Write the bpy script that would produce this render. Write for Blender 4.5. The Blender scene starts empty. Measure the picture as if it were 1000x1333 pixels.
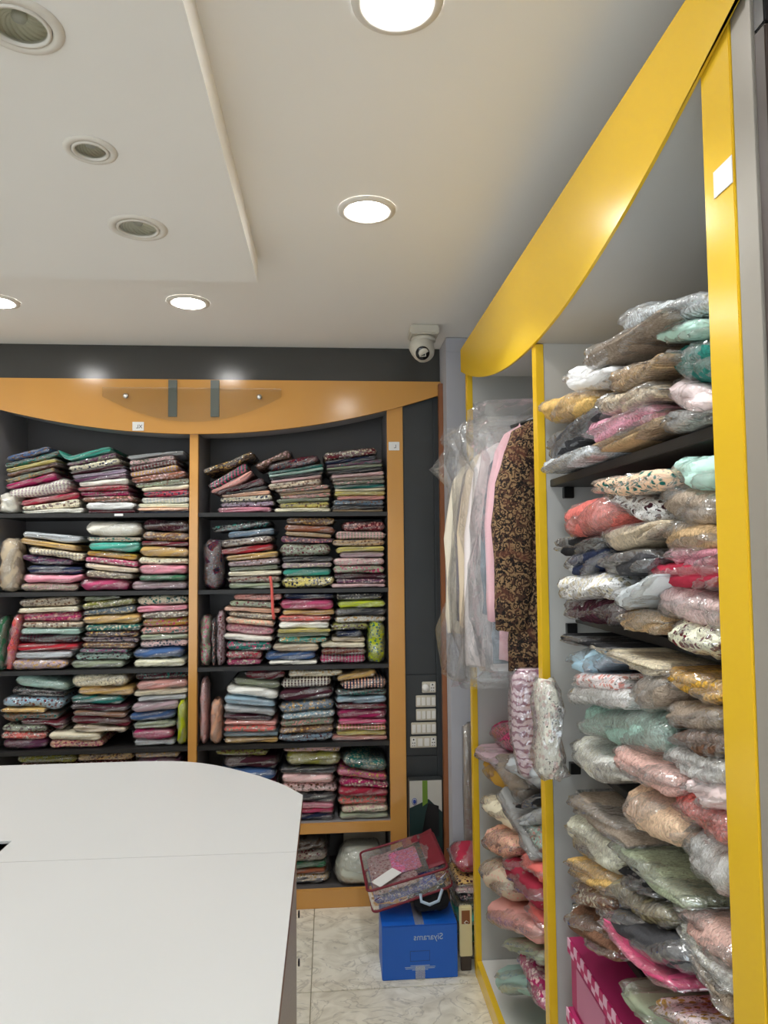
import bpy, bmesh, math, random
import numpy as np
from mathutils import Matrix, Vector, Euler

random.seed(7)
scene = bpy.context.scene
COL = scene.collection

# ------------------------------------------------------------------ camera
F = 934.0
PITCH, YAW, ROLL = .0569, .0764, -.00925
CAMZ = 1.5
def cam_axes():
    f = np.array([math.sin(YAW)*math.cos(PITCH), math.cos(YAW)*math.cos(PITCH), math.sin(PITCH)])
    rt = np.array([math.cos(YAW), -math.sin(YAW), 0.]); up = np.cross(rt, f)
    c, s = math.cos(ROLL), math.sin(ROLL)
    return c*rt+s*up, -s*rt+c*up, f
RT, UP, FW = cam_axes()
cd = bpy.data.cameras.new('camera'); cam = bpy.data.objects.new('camera', cd); COL.objects.link(cam)
cd.sensor_fit = 'HORIZONTAL'; cd.sensor_width = 36.0; cd.lens = 36.0*F/1000.0
cd.clip_start = .02
m = Matrix.Identity(4)
for i in range(3):
    m[i][0] = RT[i]; m[i][1] = UP[i]; m[i][2] = -FW[i]
m[2][3] = CAMZ
cam.matrix_world = m
scene.camera = cam

# ------------------------------------------------------------------ world, exposure
w = bpy.data.worlds.new('world'); scene.world = w; w.use_nodes = True
w.node_tree.nodes['Background'].inputs[0].default_value = (.84, .92, 1, 1)
w.node_tree.nodes['Background'].inputs[1].default_value = 2.5      # ambient daylight let in by the added, unseen shop front
vs = scene.view_settings
vs.view_transform = 'Standard'; vs.look = 'None'; vs.gamma = 1.0; vs.use_curve_mapping = False
vs.exposure = 0.58
scene.cycles.transparent_max_bounces = 32
scene.cycles.max_bounces = 10
scene.cycles.diffuse_bounces = 6

LAMP_W = 10.5          # one LED downlight
LAMP_COL = (.915, .97, 1.0)
CEIL = 2.41
DROP = 2.333
LIT = [(.104, 1.854), (.116, 1.128), (-.503, 2.586), (-1.179, 2.61), (-1.86, 2.62), (.116, .40), (.116, -.33), (.116, -1.06),
       (-2.25, 1.85), (-2.25, 1.128), (-2.25, .40), (-2.25, -.33), (-1.6, -1.5), (-.7, -1.5)]  # unseen left and rear lamps are added to light the room
UNLIT = [(-.482, 1.121, .066), (-.486, 1.472, .052), (-.482, 1.826, .072), (-1.25, 1.826, .072), (-1.25, 1.121, .066)]

# pixel of the 1000 x 1333 frame -> point on a plane of the room
def ray(x, y):
    d = RT*((x-500)/F) - UP*((y-666.5)/F) + FW
    return d
def on_y(x, y, Y):
    d = ray(x, y); t = Y/d[1]; return np.array([0, 0, CAMZ])+t*d
def on_x(x, y, X):
    d = ray(x, y); t = X/d[0]; return np.array([0, 0, CAMZ])+t*d
def on_z(x, y, Z):
    d = ray(x, y); t = (Z-CAMZ)/d[2]; return np.array([0, 0, CAMZ])+t*d

# ------------------------------------------------------------------ helpers
def srgb(r, g, b):
    def c(v):
        v /= 255.0
        return v/12.92 if v <= .04045 else ((v+.055)/1.055)**2.4
    return (c(r), c(g), c(b), 1.0)

def nn(nt, t, **kw):
    n = nt.nodes.new(t)
    for k, v in kw.items(): setattr(n, k, v)
    return n

def base_mat(name, col=(.8, .8, .8, 1), rough=.5, metal=0, spec=.5, coat=0, coat_r=.1):
    mt = bpy.data.materials.new(name); mt.use_nodes = True
    b = mt.node_tree.nodes['Principled BSDF']
    b.inputs['Base Color'].default_value = col
    b.inputs['Roughness'].default_value = rough
    b.inputs['Metallic'].default_value = metal
    b.inputs['Specular IOR Level'].default_value = spec
    b.inputs['Coat Weight'].default_value = coat
    b.inputs['Coat Roughness'].default_value = coat_r
    return mt, mt.node_tree, b

def mottled(name, c1, c2, scale=6, rough=.5, bump=0.0, bscale=80, detail=6, **kw):
    mt, nt, b = base_mat(name, c1, rough, **kw)
    tc = nn(nt, 'ShaderNodeTexCoord'); no = nn(nt, 'ShaderNodeTexNoise')
    no.inputs['Scale'].default_value = scale; no.inputs['Detail'].default_value = detail
    nt.links.new(tc.outputs['Object'], no.inputs['Vector'])
    mx = nn(nt, 'ShaderNodeMix', data_type='RGBA')
    mx.inputs[6].default_value = c1; mx.inputs[7].default_value = c2
    nt.links.new(no.outputs[0], mx.inputs[0]); nt.links.new(mx.outputs[2], b.inputs['Base Color'])
    if bump:
        n2 = nn(nt, 'ShaderNodeTexNoise'); n2.inputs['Scale'].default_value = bscale
        nt.links.new(tc.outputs['Object'], n2.inputs['Vector'])
        bp = nn(nt, 'ShaderNodeBump'); bp.inputs['Strength'].default_value = bump; bp.inputs['Distance'].default_value = .004
        nt.links.new(n2.outputs[0], bp.inputs['Height']); nt.links.new(bp.outputs[0], b.inputs['Normal'])
    return mt

def emis(name, col, strength):
    mt = bpy.data.materials.new(name); mt.use_nodes = True; nt = mt.node_tree
    nt.nodes.remove(nt.nodes['Principled BSDF'])
    e = nn(nt, 'ShaderNodeEmission'); e.inputs[0].default_value = col; e.inputs[1].default_value = strength
    nt.links.new(e.outputs[0], nt.nodes['Material Output'].inputs[0]); return mt

def plastic(name, tint=(1, 1, 1, 1), haze=.05, rough=.10, bump=.6, scale=70, gl=.06, fres=.7):
    """thin clear film: see-through, with a glossy crinkled surface and a little haze"""
    mt = bpy.data.materials.new(name); mt.use_nodes = True; nt = mt.node_tree
    nt.nodes.remove(nt.nodes['Principled BSDF'])
    tc = nn(nt, 'ShaderNodeTexCoord'); no = nn(nt, 'ShaderNodeTexNoise')
    no.inputs['Scale'].default_value = scale; no.inputs['Detail'].default_value = 2; no.inputs['Distortion'].default_value = 1.2
    nt.links.new(tc.outputs['Object'], no.inputs['Vector'])
    bp = nn(nt, 'ShaderNodeBump'); bp.inputs['Strength'].default_value = bump; bp.inputs['Distance'].default_value = .012
    vo = nn(nt, 'ShaderNodeTexVoronoi'); vo.inputs['Scale'].default_value = scale*.8
    nt.links.new(tc.outputs['Object'], vo.inputs['Vector'])
    su = nn(nt, 'ShaderNodeMath', operation='MULTIPLY_ADD'); su.inputs[1].default_value = .16
    nt.links.new(vo.outputs['Distance'], su.inputs[0]); nt.links.new(no.outputs[0], su.inputs[2])
    nt.links.new(su.outputs[0], bp.inputs['Height'])
    tr = nn(nt, 'ShaderNodeBsdfTransparent'); tr.inputs[0].default_value = tint
    g = nn(nt, 'ShaderNodeBsdfGlossy'); g.inputs['Roughness'].default_value = rough
    g.inputs['Color'].default_value = (1, 1, 1, 1)
    nt.links.new(bp.outputs[0], g.inputs['Normal'])
    df = nn(nt, 'ShaderNodeBsdfDiffuse'); df.inputs[0].default_value = (.9, .92, .94, 1)
    fr = nn(nt, 'ShaderNodeFresnel'); fr.inputs['IOR'].default_value = 1.5
    nt.links.new(bp.outputs[0], fr.inputs['Normal'])
    ad = nn(nt, 'ShaderNodeMath', operation='MULTIPLY_ADD', use_clamp=True)
    ad.inputs[1].default_value = fres; ad.inputs[2].default_value = gl
    nt.links.new(fr.outputs[0], ad.inputs[0])
    m1 = nn(nt, 'ShaderNodeMixShader'); m1.inputs[0].default_value = haze
    nt.links.new(tr.outputs[0], m1.inputs[1]); nt.links.new(df.outputs[0], m1.inputs[2])
    m2 = nn(nt, 'ShaderNodeMixShader'); nt.links.new(ad.outputs[0], m2.inputs[0])
    nt.links.new(m1.outputs[0], m2.inputs[1]); nt.links.new(g.outputs[0], m2.inputs[2])
    nt.links.new(m2.outputs[0], nt.nodes['Material Output'].inputs[0])
    return mt

def cloth(kind):
    """one textile per kind; the two colours come from the object (object colour and property c2)"""
    mt, nt, b = base_mat('cloth_'+kind, rough=.9, spec=.25)
    L = nt.links.new
    tc = nn(nt, 'ShaderNodeTexCoord'); oi = nn(nt, 'ShaderNodeObjectInfo')
    at = nn(nt, 'ShaderNodeAttribute', attribute_type='OBJECT', attribute_name='c2')
    cm = nn(nt, 'ShaderNodeMath', operation='MULTIPLY'); cm.inputs[1].default_value = 17.0
    L(oi.outputs['Random'], cm.inputs[0])
    va = nn(nt, 'ShaderNodeVectorMath', operation='ADD')
    L(tc.outputs['Object'], va.inputs[0]); L(cm.outputs[0], va.inputs[1])
    vec = va.outputs[0]
    def noise(scale, detail=3, dist=0, v=vec):
        n = nn(nt, 'ShaderNodeTexNoise'); n.inputs['Scale'].default_value = scale
        n.inputs['Detail'].default_value = detail; n.inputs['Distortion'].default_value = dist
        L(v, n.inputs['Vector']); return n.outputs[0]
    def ramp(v, lo, hi):
        r = nn(nt, 'ShaderNodeMapRange'); r.inputs[1].default_value = lo; r.inputs[2].default_value = hi
        L(v, r.inputs[0]); return r.outputs[0]
    def mix(f, a, c):
        mx = nn(nt, 'ShaderNodeMix', data_type='RGBA')
        L(f, mx.inputs[0]) if not isinstance(f, float) else setattr(mx.inputs[0], 'default_value', f)
        for s, v in ((6, a), (7, c)):
            if isinstance(v, tuple): mx.inputs[s].default_value = v
            else: L(v, mx.inputs[s])
        return mx.outputs[2]
    def vor(scale, feat='F1'):
        v = nn(nt, 'ShaderNodeTexVoronoi', feature=feat); v.inputs['Scale'].default_value = scale
        L(vec, v.inputs['Vector']); return v
    def wave(scale, dist, axis='X', dscale=2.0, v=vec):
        wv = nn(nt, 'ShaderNodeTexWave', bands_direction=axis); wv.inputs['Scale'].default_value = scale
        wv.inputs['Distortion'].default_value = dist; wv.inputs['Detail Scale'].default_value = dscale
        L(v, wv.inputs['Vector']); return wv.outputs['Fac']
    c1, c2 = oi.outputs['Color'], at.outputs['Color']
    def stretch(sx, sy, sz):
        mp = nn(nt, 'ShaderNodeVectorMath', operation='MULTIPLY'); mp.inputs[1].default_value = (sx, sy, sz)
        L(vec, mp.inputs[0]); return mp.outputs[0]
    h = noise(180, 2); bs = .25
    if kind == 'plain':
        col = mix(ramp(noise(14, 4, .6), .58, .72), c1, c2)
        col = mix(ramp(noise(60, 3), .3, .9), c1, col)
    elif kind == 'floral':
        v1 = vor(70); v2 = vor(140)
        col = mix(ramp(v1.outputs['Distance'], .42, .34), c1, c2)
        lt = mix(.45, c2, (.85, .80, .72, 1))
        col = mix(ramp(v2.outputs['Distance'], .25, .18), col, lt)
        col = mix(ramp(noise(110, 2, 2), .60, .66), col, (.03, .03, .03, 1))
    elif kind == 'stripe':
        col = mix(ramp(wave(22, 1.0, 'X'), .45, .6), c1, c2)
        col = mix(ramp(wave(30, .6, 'Z'), .8, .9), col, c2)
    elif kind == 'dots':
        v1 = vor(75); v1.inputs['Randomness'].default_value = .15
        col = mix(ramp(v1.outputs['Distance'], .30, .24), c1, c2)
    elif kind == 'brocade':
        v1 = vor(48, 'SMOOTH_F1')
        wv = nn(nt, 'ShaderNodeMath', operation='SINE'); ml = nn(nt, 'ShaderNodeMath', operation='MULTIPLY'); ml.inputs[1].default_value = 26
        L(v1.outputs['Distance'], ml.inputs[0]); L(ml.outputs[0], wv.inputs[0])
        col = mix(ramp(wv.outputs[0], .0, .4), c1, c2)
        col = mix(ramp(noise(130, 2, 1), .5, .56), col, (.012, .010, .010, 1))
        col = mix(ramp(noise(20, 3, .5), .52, .74), col, (.15, .055, .035, 1))
    elif kind == 'knit':
        k = wave(38, 1.2, 'X', 3); n2 = noise(230, 3)
        h = k; bs = .8
        col = mix(ramp(noise(40, 3), .35, .75), c1, c2)
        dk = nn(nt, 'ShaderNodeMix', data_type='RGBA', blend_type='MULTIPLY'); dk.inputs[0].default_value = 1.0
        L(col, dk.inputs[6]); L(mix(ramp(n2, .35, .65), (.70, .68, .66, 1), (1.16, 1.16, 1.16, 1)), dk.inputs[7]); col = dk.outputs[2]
    elif kind == 'fur':
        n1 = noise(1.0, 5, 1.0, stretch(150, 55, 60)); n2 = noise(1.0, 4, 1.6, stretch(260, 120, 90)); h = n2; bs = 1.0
        col = mix(ramp(n1, .35, .7), c1, c2)
        col = mix(ramp(noise(9, 3, .5), .4, .75), c1, col)
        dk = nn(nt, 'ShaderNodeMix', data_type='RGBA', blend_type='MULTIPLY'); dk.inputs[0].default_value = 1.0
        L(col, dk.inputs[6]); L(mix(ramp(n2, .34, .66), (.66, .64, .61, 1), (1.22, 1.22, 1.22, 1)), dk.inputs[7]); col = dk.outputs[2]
    elif kind == 'zigzag':
        k = wave(16, 5.5, 'Z', 3.2)
        col = mix(ramp(k, .55, .85), c1, c2); h = noise(120, 3); bs = .5
    bp = nn(nt, 'ShaderNodeBump'); bp.inputs['Strength'].default_value = bs; bp.inputs['Distance'].default_value = .006
    L(h, bp.inputs['Height'])
    L(bp.outputs[0], b.inputs['Normal']); L(col, b.inputs['Base Color'])
    return mt

def mesh_obj(name, verts, faces, mat, parent=None, smooth=False, loc=None):
    me = bpy.data.meshes.new(name); me.from_pydata([tuple(map(float, v)) for v in verts], [], faces)
    if smooth: me.polygons.foreach_set('use_smooth', [True]*len(me.polygons))
    me.update()
    if mat: me.materials.append(mat)
    o = bpy.data.objects.new(name, me); COL.objects.link(o)
    if parent: o.parent = parent
    if loc is not None: o.location = loc
    return o

def from_bm(name, bm, mat, parent=None, smooth=False, loc=None):
    bmesh.ops.recalc_face_normals(bm, faces=bm.faces)
    me = bpy.data.meshes.new(name); bm.to_mesh(me); bm.free()
    if smooth: me.polygons.foreach_set('use_smooth', [True]*len(me.polygons))
    if mat: me.materials.append(mat)
    o = bpy.data.objects.new(name, me); COL.objects.link(o)
    if parent: o.parent = parent
    if loc is not None: o.location = loc
    return o

def bm_box(bm, x0, x1, y0, y1, z0, z1, bev=0):
    r = bmesh.ops.create_cube(bm, size=1)
    for v in r['verts']:
        v.co = Vector(((x0+x1)/2+v.co.x*(x1-x0), (y0+y1)/2+v.co.y*(y1-y0), (z0+z1)/2+v.co.z*(z1-z0)))
    if bev:
        es = list({e for v in r['verts'] for e in v.link_edges})
        bmesh.ops.bevel(bm, geom=es, offset=bev, segments=2, affect='EDGES')

def box(name, x0, x1, y0, y1, z0, z1, mat, parent=None, bev=.0015):
    bm = bmesh.new(); bm_box(bm, x0, x1, y0, y1, z0, z1, bev)
    o = from_bm(name, bm, mat, parent)
    return o

def prism(name, pts, axis, a0, a1, mat, parent=None):
    """extrude the 2-D outline pts along axis ('x': pts are (y,z); 'y': (x,z); 'z': (x,y))"""
    n = len(pts)
    def P(p, a):
        return {'x': (a, p[0], p[1]), 'y': (p[0], a, p[1]), 'z': (p[0], p[1], a)}[axis]
    bm = bmesh.new()
    A = [bm.verts.new(P(p, a0)) for p in pts]; B = [bm.verts.new(P(p, a1)) for p in pts]
    bm.faces.new(A); bm.faces.new(B[::-1])
    for i in range(n): bm.faces.new((A[i], A[(i+1) % n], B[(i+1) % n], B[i]))
    bmesh.ops.triangulate(bm, faces=[f for f in bm.faces if len(f.verts) > 4])
    return from_bm(name, bm, mat, parent)

def lathe(name, prof, mat, parent=None, n=32, loc=None, smooth=True, closed=False):
    """prof = [(r, z)...] turned about the z axis"""
    V, Fc = [], []
    k = len(prof)
    for j in range(n):
        a = 2*math.pi*j/n
        for r, z in prof: V.append((r*math.cos(a), r*math.sin(a), z))
    for j in range(n):
        j2 = (j+1) % n
        for i in range(k-1):
            Fc.append((j*k+i, j2*k+i, j2*k+i+1, j*k+i+1))
        if closed: Fc.append((j*k+k-1, j2*k+k-1, j2*k, j*k))
    bm = bmesh.new(); vs_ = [bm.verts.new(v) for v in V]
    for f in Fc:
        try: bm.faces.new([vs_[i] for i in f])
        except ValueError: pass
    bmesh.ops.remove_doubles(bm, verts=bm.verts, dist=1e-5)
    return from_bm(name, bm, mat, parent, smooth, loc)

def tube(name, pts, r, mat, parent=None, n=8, loc=None, closed=False):
    pts = [np.array(p, float) for p in pts]; V, Fc = [], []; k = len(pts)
    for i, p in enumerate(pts):
        a = pts[i-1] if (i > 0 or closed) else p; c = pts[(i+1) % k] if (i < k-1 or closed) else p
        t = c-a; t /= np.linalg.norm(t)+1e-9
        u = np.cross(t, [0, 0, 1.0]);
        if np.linalg.norm(u) < .05: u = np.cross(t, [0, 1.0, 0])
        u /= np.linalg.norm(u); v = np.cross(t, u)
        for j in range(n):
            an = 2*math.pi*j/n; V.append(p+r*(math.cos(an)*u+math.sin(an)*v))
    for i in range(k if closed else k-1):
        i2 = (i+1) % k
        for j in range(n): Fc.append((i*n+j, i*n+(j+1) % n, i2*n+(j+1) % n, i2*n+j))
    if not closed:
        Fc.append(tuple(range(n))[::-1]); Fc.append(tuple((k-1)*n+j for j in range(n)))
    return mesh_obj(name, V, Fc, mat, parent, True, loc)

def loft(name, rings, mat, parent=None, n=18, e=.8, seed=0, amp=0.0, freq=3, cap=True, loc=None):
    """horizontal elliptic rings (cx, cy, cz, rx, ry), top to bottom, with wrinkles"""
    rg = random.Random(seed); V, Fc = [], []; k = len(rings)
    ph = [(rg.uniform(0, 6.3), rg.uniform(.5, 1.5)*freq, rg.randint(2, 6)) for _ in range(4)]
    for i, (cx, cy, cz, rx, ry) in enumerate(rings):
        for j in range(n):
            a = 2*math.pi*j/n; c, s = math.cos(a), math.sin(a)
            d = 1+amp*sum(math.sin(p+f*i+q*a) for p, f, q in ph)/2
            V.append((cx+math.copysign(abs(c)**e, c)*rx*d, cy+math.copysign(abs(s)**e, s)*ry*(1+(d-1)*2), cz+amp*.03*math.sin(ph[0][0]+3*a)))
    for i in range(k-1):
        for j in range(n): Fc.append((i*n+j, (i+1)*n+j, (i+1)*n+(j+1) % n, i*n+(j+1) % n))
    if cap:
        Fc.append(tuple(range(n))); Fc.append(tuple((k-1)*n+j for j in range(n))[::-1])
    return mesh_obj(name, V, Fc, mat, parent, True, loc)

def thing(name, label, cat, loc=(0, 0, 0), rotz=0, group=None):
    o = bpy.data.objects.new(name, None); COL.objects.link(o); o.empty_display_size = .05
    o.location = tuple(map(float, loc)); o.rotation_euler = (0, 0, rotz); o['label'] = label; o['category'] = cat
    if group: o['group'] = group
    return o
def tag(o, label, cat, group=None):
    o['label'] = label; o['category'] = cat
    if group: o['group'] = group
    return o
def struct(o): o['kind'] = 'structure'; return o

def text_mesh(name, s, size, mat, parent, mirror=True, ext=.0006):
    cu = bpy.data.curves.new('tmp', 'FONT'); cu.body = s; cu.size = size; cu.align_x = 'CENTER'; cu.align_y = 'CENTER'; cu.extrude = ext
    o = bpy.data.objects.new('tmp', cu); COL.objects.link(o)
    dg = bpy.context.evaluated_depsgraph_get(); dg.update()
    me = bpy.data.meshes.new_from_object(o.evaluated_get(dg))
    bpy.data.objects.remove(o); bpy.data.curves.remove(cu)
    if mirror:
        for v in me.vertices: v.co.x = -v.co.x
        me.flip_normals()
    me.materials.clear(); me.materials.append(mat)
    t = bpy.data.objects.new(name, me); COL.objects.link(t); t.parent = parent
    return t

# ------------------------------------------------------------------ materials
M = {}
M['ceiling'] = mottled('ceiling_paint', srgb(246, 245, 243), srgb(243, 242, 239), 3, .85)
M['header'] = mottled('charcoal_laminate', srgb(70, 70, 68), srgb(64, 64, 62), 10, .22, bump=.03, bscale=30)
M['darkpanel'] = mottled('charcoal_panel', srgb(50, 53, 54), srgb(45, 48, 49), 10, .45)
M['orange'] = mottled('orange_laminate', srgb(214, 158, 84), srgb(207, 150, 78), 5, .17, bump=.02, bscale=40)
M['yellow'] = mottled('yellow_laminate', srgb(238, 196, 46), srgb(234, 190, 42), 4, .22, bump=.015, bscale=30)
M['carcass'] = mottled('dark_grey_carcass', srgb(94, 90, 88), srgb(86, 82, 81), 8, .5)
M['side_grey'] = mottled('grey_side_laminate', srgb(158, 156, 158), srgb(150, 148, 150), 8, .5)
M['endgrey'] = mottled('warm_grey_laminate', srgb(160, 154, 144), srgb(150, 144, 134), 5, .4)
M['black'] = mottled('black_shelf', srgb(38, 37, 37), srgb(32, 31, 31), 8, .5)
M['greyin'] = mottled('pale_grey_laminate', srgb(196, 196, 193), srgb(188, 188, 185), 5, .35)
M['greywall'] = mottled('lavender_grey_wall', srgb(186, 186, 192), srgb(178, 178, 185), 4, .7)
M['whitewall'] = mottled('white_wall_paint', srgb(238, 236, 232), srgb(234, 232, 228), 3, .85)
M['brownwood'] = mottled('brown_wood_trim', srgb(150, 92, 52), srgb(128, 76, 44), 12, .4)
M['darkbrown'] = mottled('dark_brown_board', srgb(70, 58, 52), srgb(60, 50, 45), 6, .5)
M['counter'] = mottled('white_laminate_top', srgb(210, 210, 209), srgb(206, 206, 204), 2, .36)
M['speckle'] = mottled('grey_speckled_laminate', srgb(226, 223, 220), srgb(176, 170, 166), 220, .55, detail=2)
M['metal'] = base_mat('brushed_metal', (.62, .6, .56, 1), .28, 1)[0]
M['greymetal'] = base_mat('grey_green_strip', srgb(98, 104, 98), .4)[0]
M['white'] = base_mat('white_plastic', srgb(226, 224, 218), .35)[0]
M['offwhite'] = mottled('aged_white_plastic', srgb(206, 202, 190), srgb(198, 194, 182), 20, .35)
M['switch'] = mottled('ivory_switch_plastic', srgb(205, 198, 180), srgb(196, 188, 170), 20, .35)
M['blackp'] = base_mat('black_plastic', srgb(22, 22, 23), .3)[0]
M['paper'] = base_mat('white_paper', srgb(236, 236, 234), .6)[0]
M['ink'] = base_mat('black_ink', srgb(45, 45, 48), .6)[0]
M['lens'] = base_mat('dark_lens', srgb(14, 15, 18), .08)[0]
M['lampglow'] = emis('lamp_diffuser', (1, .98, .95, 1), 45.0)
M['trimring'] = base_mat('lamp_trim', srgb(226, 222, 214), .45)[0]
M['film'] = plastic('clear_film', bump=.9, scale=40, rough=.13, gl=.12, fres=.6, haze=.06)
M['film2'] = plastic('clear_film_thick', haze=.085, rough=.12, bump=1.0, scale=26, gl=.13, fres=.55)
M['cover'] = plastic('hanging_cover_film', haze=.05, rough=.14, bump=.6, scale=22, gl=.015, fres=.35)
M['bluebox'] = mottled('blue_card', srgb(26, 102, 206), srgb(22, 95, 196), 9, .42)
M['silverink'] = base_mat('silver_print', srgb(176, 196, 216), .4)[0]
M['tape'] = plastic('packing_tape', haze=.18, rough=.2, bump=.3, scale=60)
M['maroon'] = mottled('maroon_piping', srgb(128, 30, 46), srgb(112, 24, 40), 40, .55)
for k in ('plain', 'floral', 'stripe', 'dots', 'brocade', 'knit', 'fur', 'zigzag'): M[k] = cloth(k)

def glass_mat(name, tint):
    mt, nt, b = base_mat(name, tint, .06)
    tr = nn(nt, 'ShaderNodeBsdfTransparent'); tr.inputs[0].default_value = tint
    mx = nn(nt, 'ShaderNodeMixShader'); fr = nn(nt, 'ShaderNodeFresnel'); fr.inputs[0].default_value = 1.5
    gl = nn(nt, 'ShaderNodeBsdfGlossy'); gl.inputs['Roughness'].default_value = .08
    nt.links.new(fr.outputs[0], mx.inputs[0]); nt.links.new(tr.outputs[0], mx.inputs[1]); nt.links.new(gl.outputs[0], mx.inputs[2])
    nt.links.new(mx.outputs[0], nt.nodes['Material Output'].inputs[0]); return mt
M['glass'] = glass_mat('grey_glass', (.965, .97, .955, 1))
M['clearpane'] = glass_mat('fill_window_glass', (.98, .99, .985, 1))

def marble():
    mt, nt, b = base_mat('cream_marble', srgb(205, 196, 168), .3)
    L = nt.links.new
    tc = nn(nt, 'ShaderNodeTexCoord'); oi = nn(nt, 'ShaderNodeObjectInfo')
    va = nn(nt, 'ShaderNodeVectorMath', operation='ADD'); L(tc.outputs['Object'], va.inputs[0])
    ml = nn(nt, 'ShaderNodeMath', operation='MULTIPLY'); ml.inputs[1].default_value = 9; L(oi.outputs['Random'], ml.inputs[0]); L(ml.outputs[0], va.inputs[1])
    n1 = nn(nt, 'ShaderNodeTexNoise'); n1.inputs['Scale'].default_value = 6; n1.inputs['Detail'].default_value = 8; n1.inputs['Distortion'].default_value = 1.5
    st = nn(nt, 'ShaderNodeVectorMath', operation='MULTIPLY'); st.inputs[1].default_value = (1.5, 2.0, 1); L(va.outputs[0], st.inputs[0]); L(st.outputs[0], n1.inputs['Vector'])
    r1 = nn(nt, 'ShaderNodeValToRGB'); r1.color_ramp.elements[0].position = .3; r1.color_ramp.elements[0].color = srgb(212, 205, 184)
    r1.color_ramp.elements[1].position = .62; r1.color_ramp.elements[1].color = srgb(246, 241, 224)
    L(n1.outputs[0], r1.inputs[0])
    n2 = nn(nt, 'ShaderNodeTexNoise'); n2.inputs['Scale'].default_value = 4.5; n2.inputs['Detail'].default_value = 4; n2.inputs['Distortion'].default_value = 1.6
    L(st.outputs[0], n2.inputs['Vector'])
    ab = nn(nt, 'ShaderNodeMath', operation='SUBTRACT'); ab.inputs[1].default_value = .5; L(n2.outputs[0], ab.inputs[0])
    a2 = nn(nt, 'ShaderNodeMath', operation='ABSOLUTE'); L(ab.outputs[0], a2.inputs[0])
    r2 = nn(nt, 'ShaderNodeMapRange'); r2.inputs[1].default_value = .025; r2.inputs[2].default_value = 0.0; r2.inputs[4].default_value = .38; L(a2.outputs[0], r2.inputs[0])
    mx = nn(nt, 'ShaderNodeMix', data_type='RGBA'); L(r2.outputs[0], mx.inputs[0]); L(r1.outputs[0], mx.inputs[6]); mx.inputs[7].default_value = srgb(120, 114, 96)
    L(mx.outputs[2], b.inputs['Base Color']); return mt
M['marble'] = marble()
M['grout'] = mottled('floor_joint', srgb(170, 160, 135), srgb(150, 142, 120), 30, .8)

# ------------------------------------------------------------------ room shell
RX, LX, BY, FY = .97, -3.1, 3.52, -2.4     # right wall, left wall, back wall, wall behind the viewer
fl = struct(box('floor', LX-.1, RX+.1, FY-.1, BY+.1, -.08, -.006, M['grout'], bev=0))
tx = [-.07+.62*i for i in range(-5, 3)]; ty = [2.56+.62*j for j in range(-9, 3)]
bm = bmesh.new(); bm_box(bm, .0015, .6185, .0015, .6185, -.006, 0, .0012)
tile0 = from_bm('floor_tile', bm, M['marble'], fl); first = True
for x in tx:
    for y in ty:
        if x > RX+.05 or y > BY+.05: continue
        o = tile0 if first else tile0.copy()
        if not first: COL.objects.link(o)
        first = False; o.location = (x, y, 0)

def holed_plate(name, x0, x1, y0, y1, z, holes, mat, parent=None, n=28, depth=.07):
    """a ceiling surface facing down with round openings that run up into it"""
    xs = sorted({x0, x1} | {h[0]-h[2]*1.3 for h in holes} | {h[0]+h[2]*1.3 for h in holes})
    ys = sorted({y0, y1} | {h[1]-h[2]*1.3 for h in holes} | {h[1]+h[2]*1.3 for h in holes})
    bm = bmesh.new(); V = {}
    def vt(x, y, zz=None):
        k = (round(x, 5), round(y, 5), round(z if zz is None else zz, 5))
        if k not in V: V[k] = bm.verts.new(k)
        return V[k]
    taken = []
    for hx, hy, r in holes:
        s = r*1.3; ring = []
        gx = [x for x in xs if hx-s-1e-6 <= x <= hx+s+1e-6]; gy = [y for y in ys if hy-s-1e-6 <= y <= hy+s+1e-6]
        per = [(x, gy[0]) for x in gx] + [(gx[-1], y) for y in gy[1:]] + [(x, gy[-1]) for x in gx[::-1][1:]] + [(gx[0], y) for y in gy[::-1][1:-1]]
        # the round ring and the square rim are bridged through matching angles
        rim = [(hx+s*max(-1, min(1, 1.42*math.cos(2*math.pi*(j+.5)/n)*1.0)), hy+s*max(-1, min(1, 1.42*math.sin(2*math.pi*(j+.5)/n)))) for j in range(n)]
        A = [bm.verts.new((a, b_, z)) for a, b_ in rim]
        B = [bm.verts.new((hx+r*math.cos(2*math.pi*(j+.5)/n), hy+r*math.sin(2*math.pi*(j+.5)/n), z)) for j in range(n)]
        C = [bm.verts.new((v.co.x, v.co.y, z+depth)) for v in B]
        for j in range(n):
            k = (j+1) % n
            bm.faces.new((A[j], A[k], B[k], B[j])); bm.faces.new((B[j], B[k], C[k], C[j]))
        bm.faces.new(C)
        taken.append((hx-s, hx+s, hy-s, hy+s))
        for (cx, cy) in ((-1, -1), (1, -1), (1, 1), (-1, 1)):     # fill the cut corners of the rim
            cor = (hx+cx*s, hy+cy*s)
            near = sorted(A, key=lambda v: (v.co.x-cor[0])**2+(v.co.y-cor[1])**2)[:2]
            if min((v.co.x-cor[0])**2+(v.co.y-cor[1])**2 for v in near) > 1e-9:
                bm.faces.new((near[0], near[1], bm.verts.new((cor[0], cor[1], z))))
    for i in range(len(xs)-1):
        for j in range(len(ys)-1):
            cx, cy = (xs[i]+xs[i+1])/2, (ys[j]+ys[j+1])/2
            if any(a < cx < b_ and c < cy < d for a, b_, c, d in taken): continue
            bm.faces.new((vt(xs[i], ys[j]), vt(xs[i], ys[j+1]), vt(xs[i+1], ys[j+1]), vt(xs[i+1], ys[j])))
    me = bpy.data.meshes.new(name); bm.normal_update(); bm.to_mesh(me); bm.free(); me.materials.append(mat)
    o = bpy.data.objects.new(name, me); COL.objects.link(o)
    if parent: o.parent = parent
    return o
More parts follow.
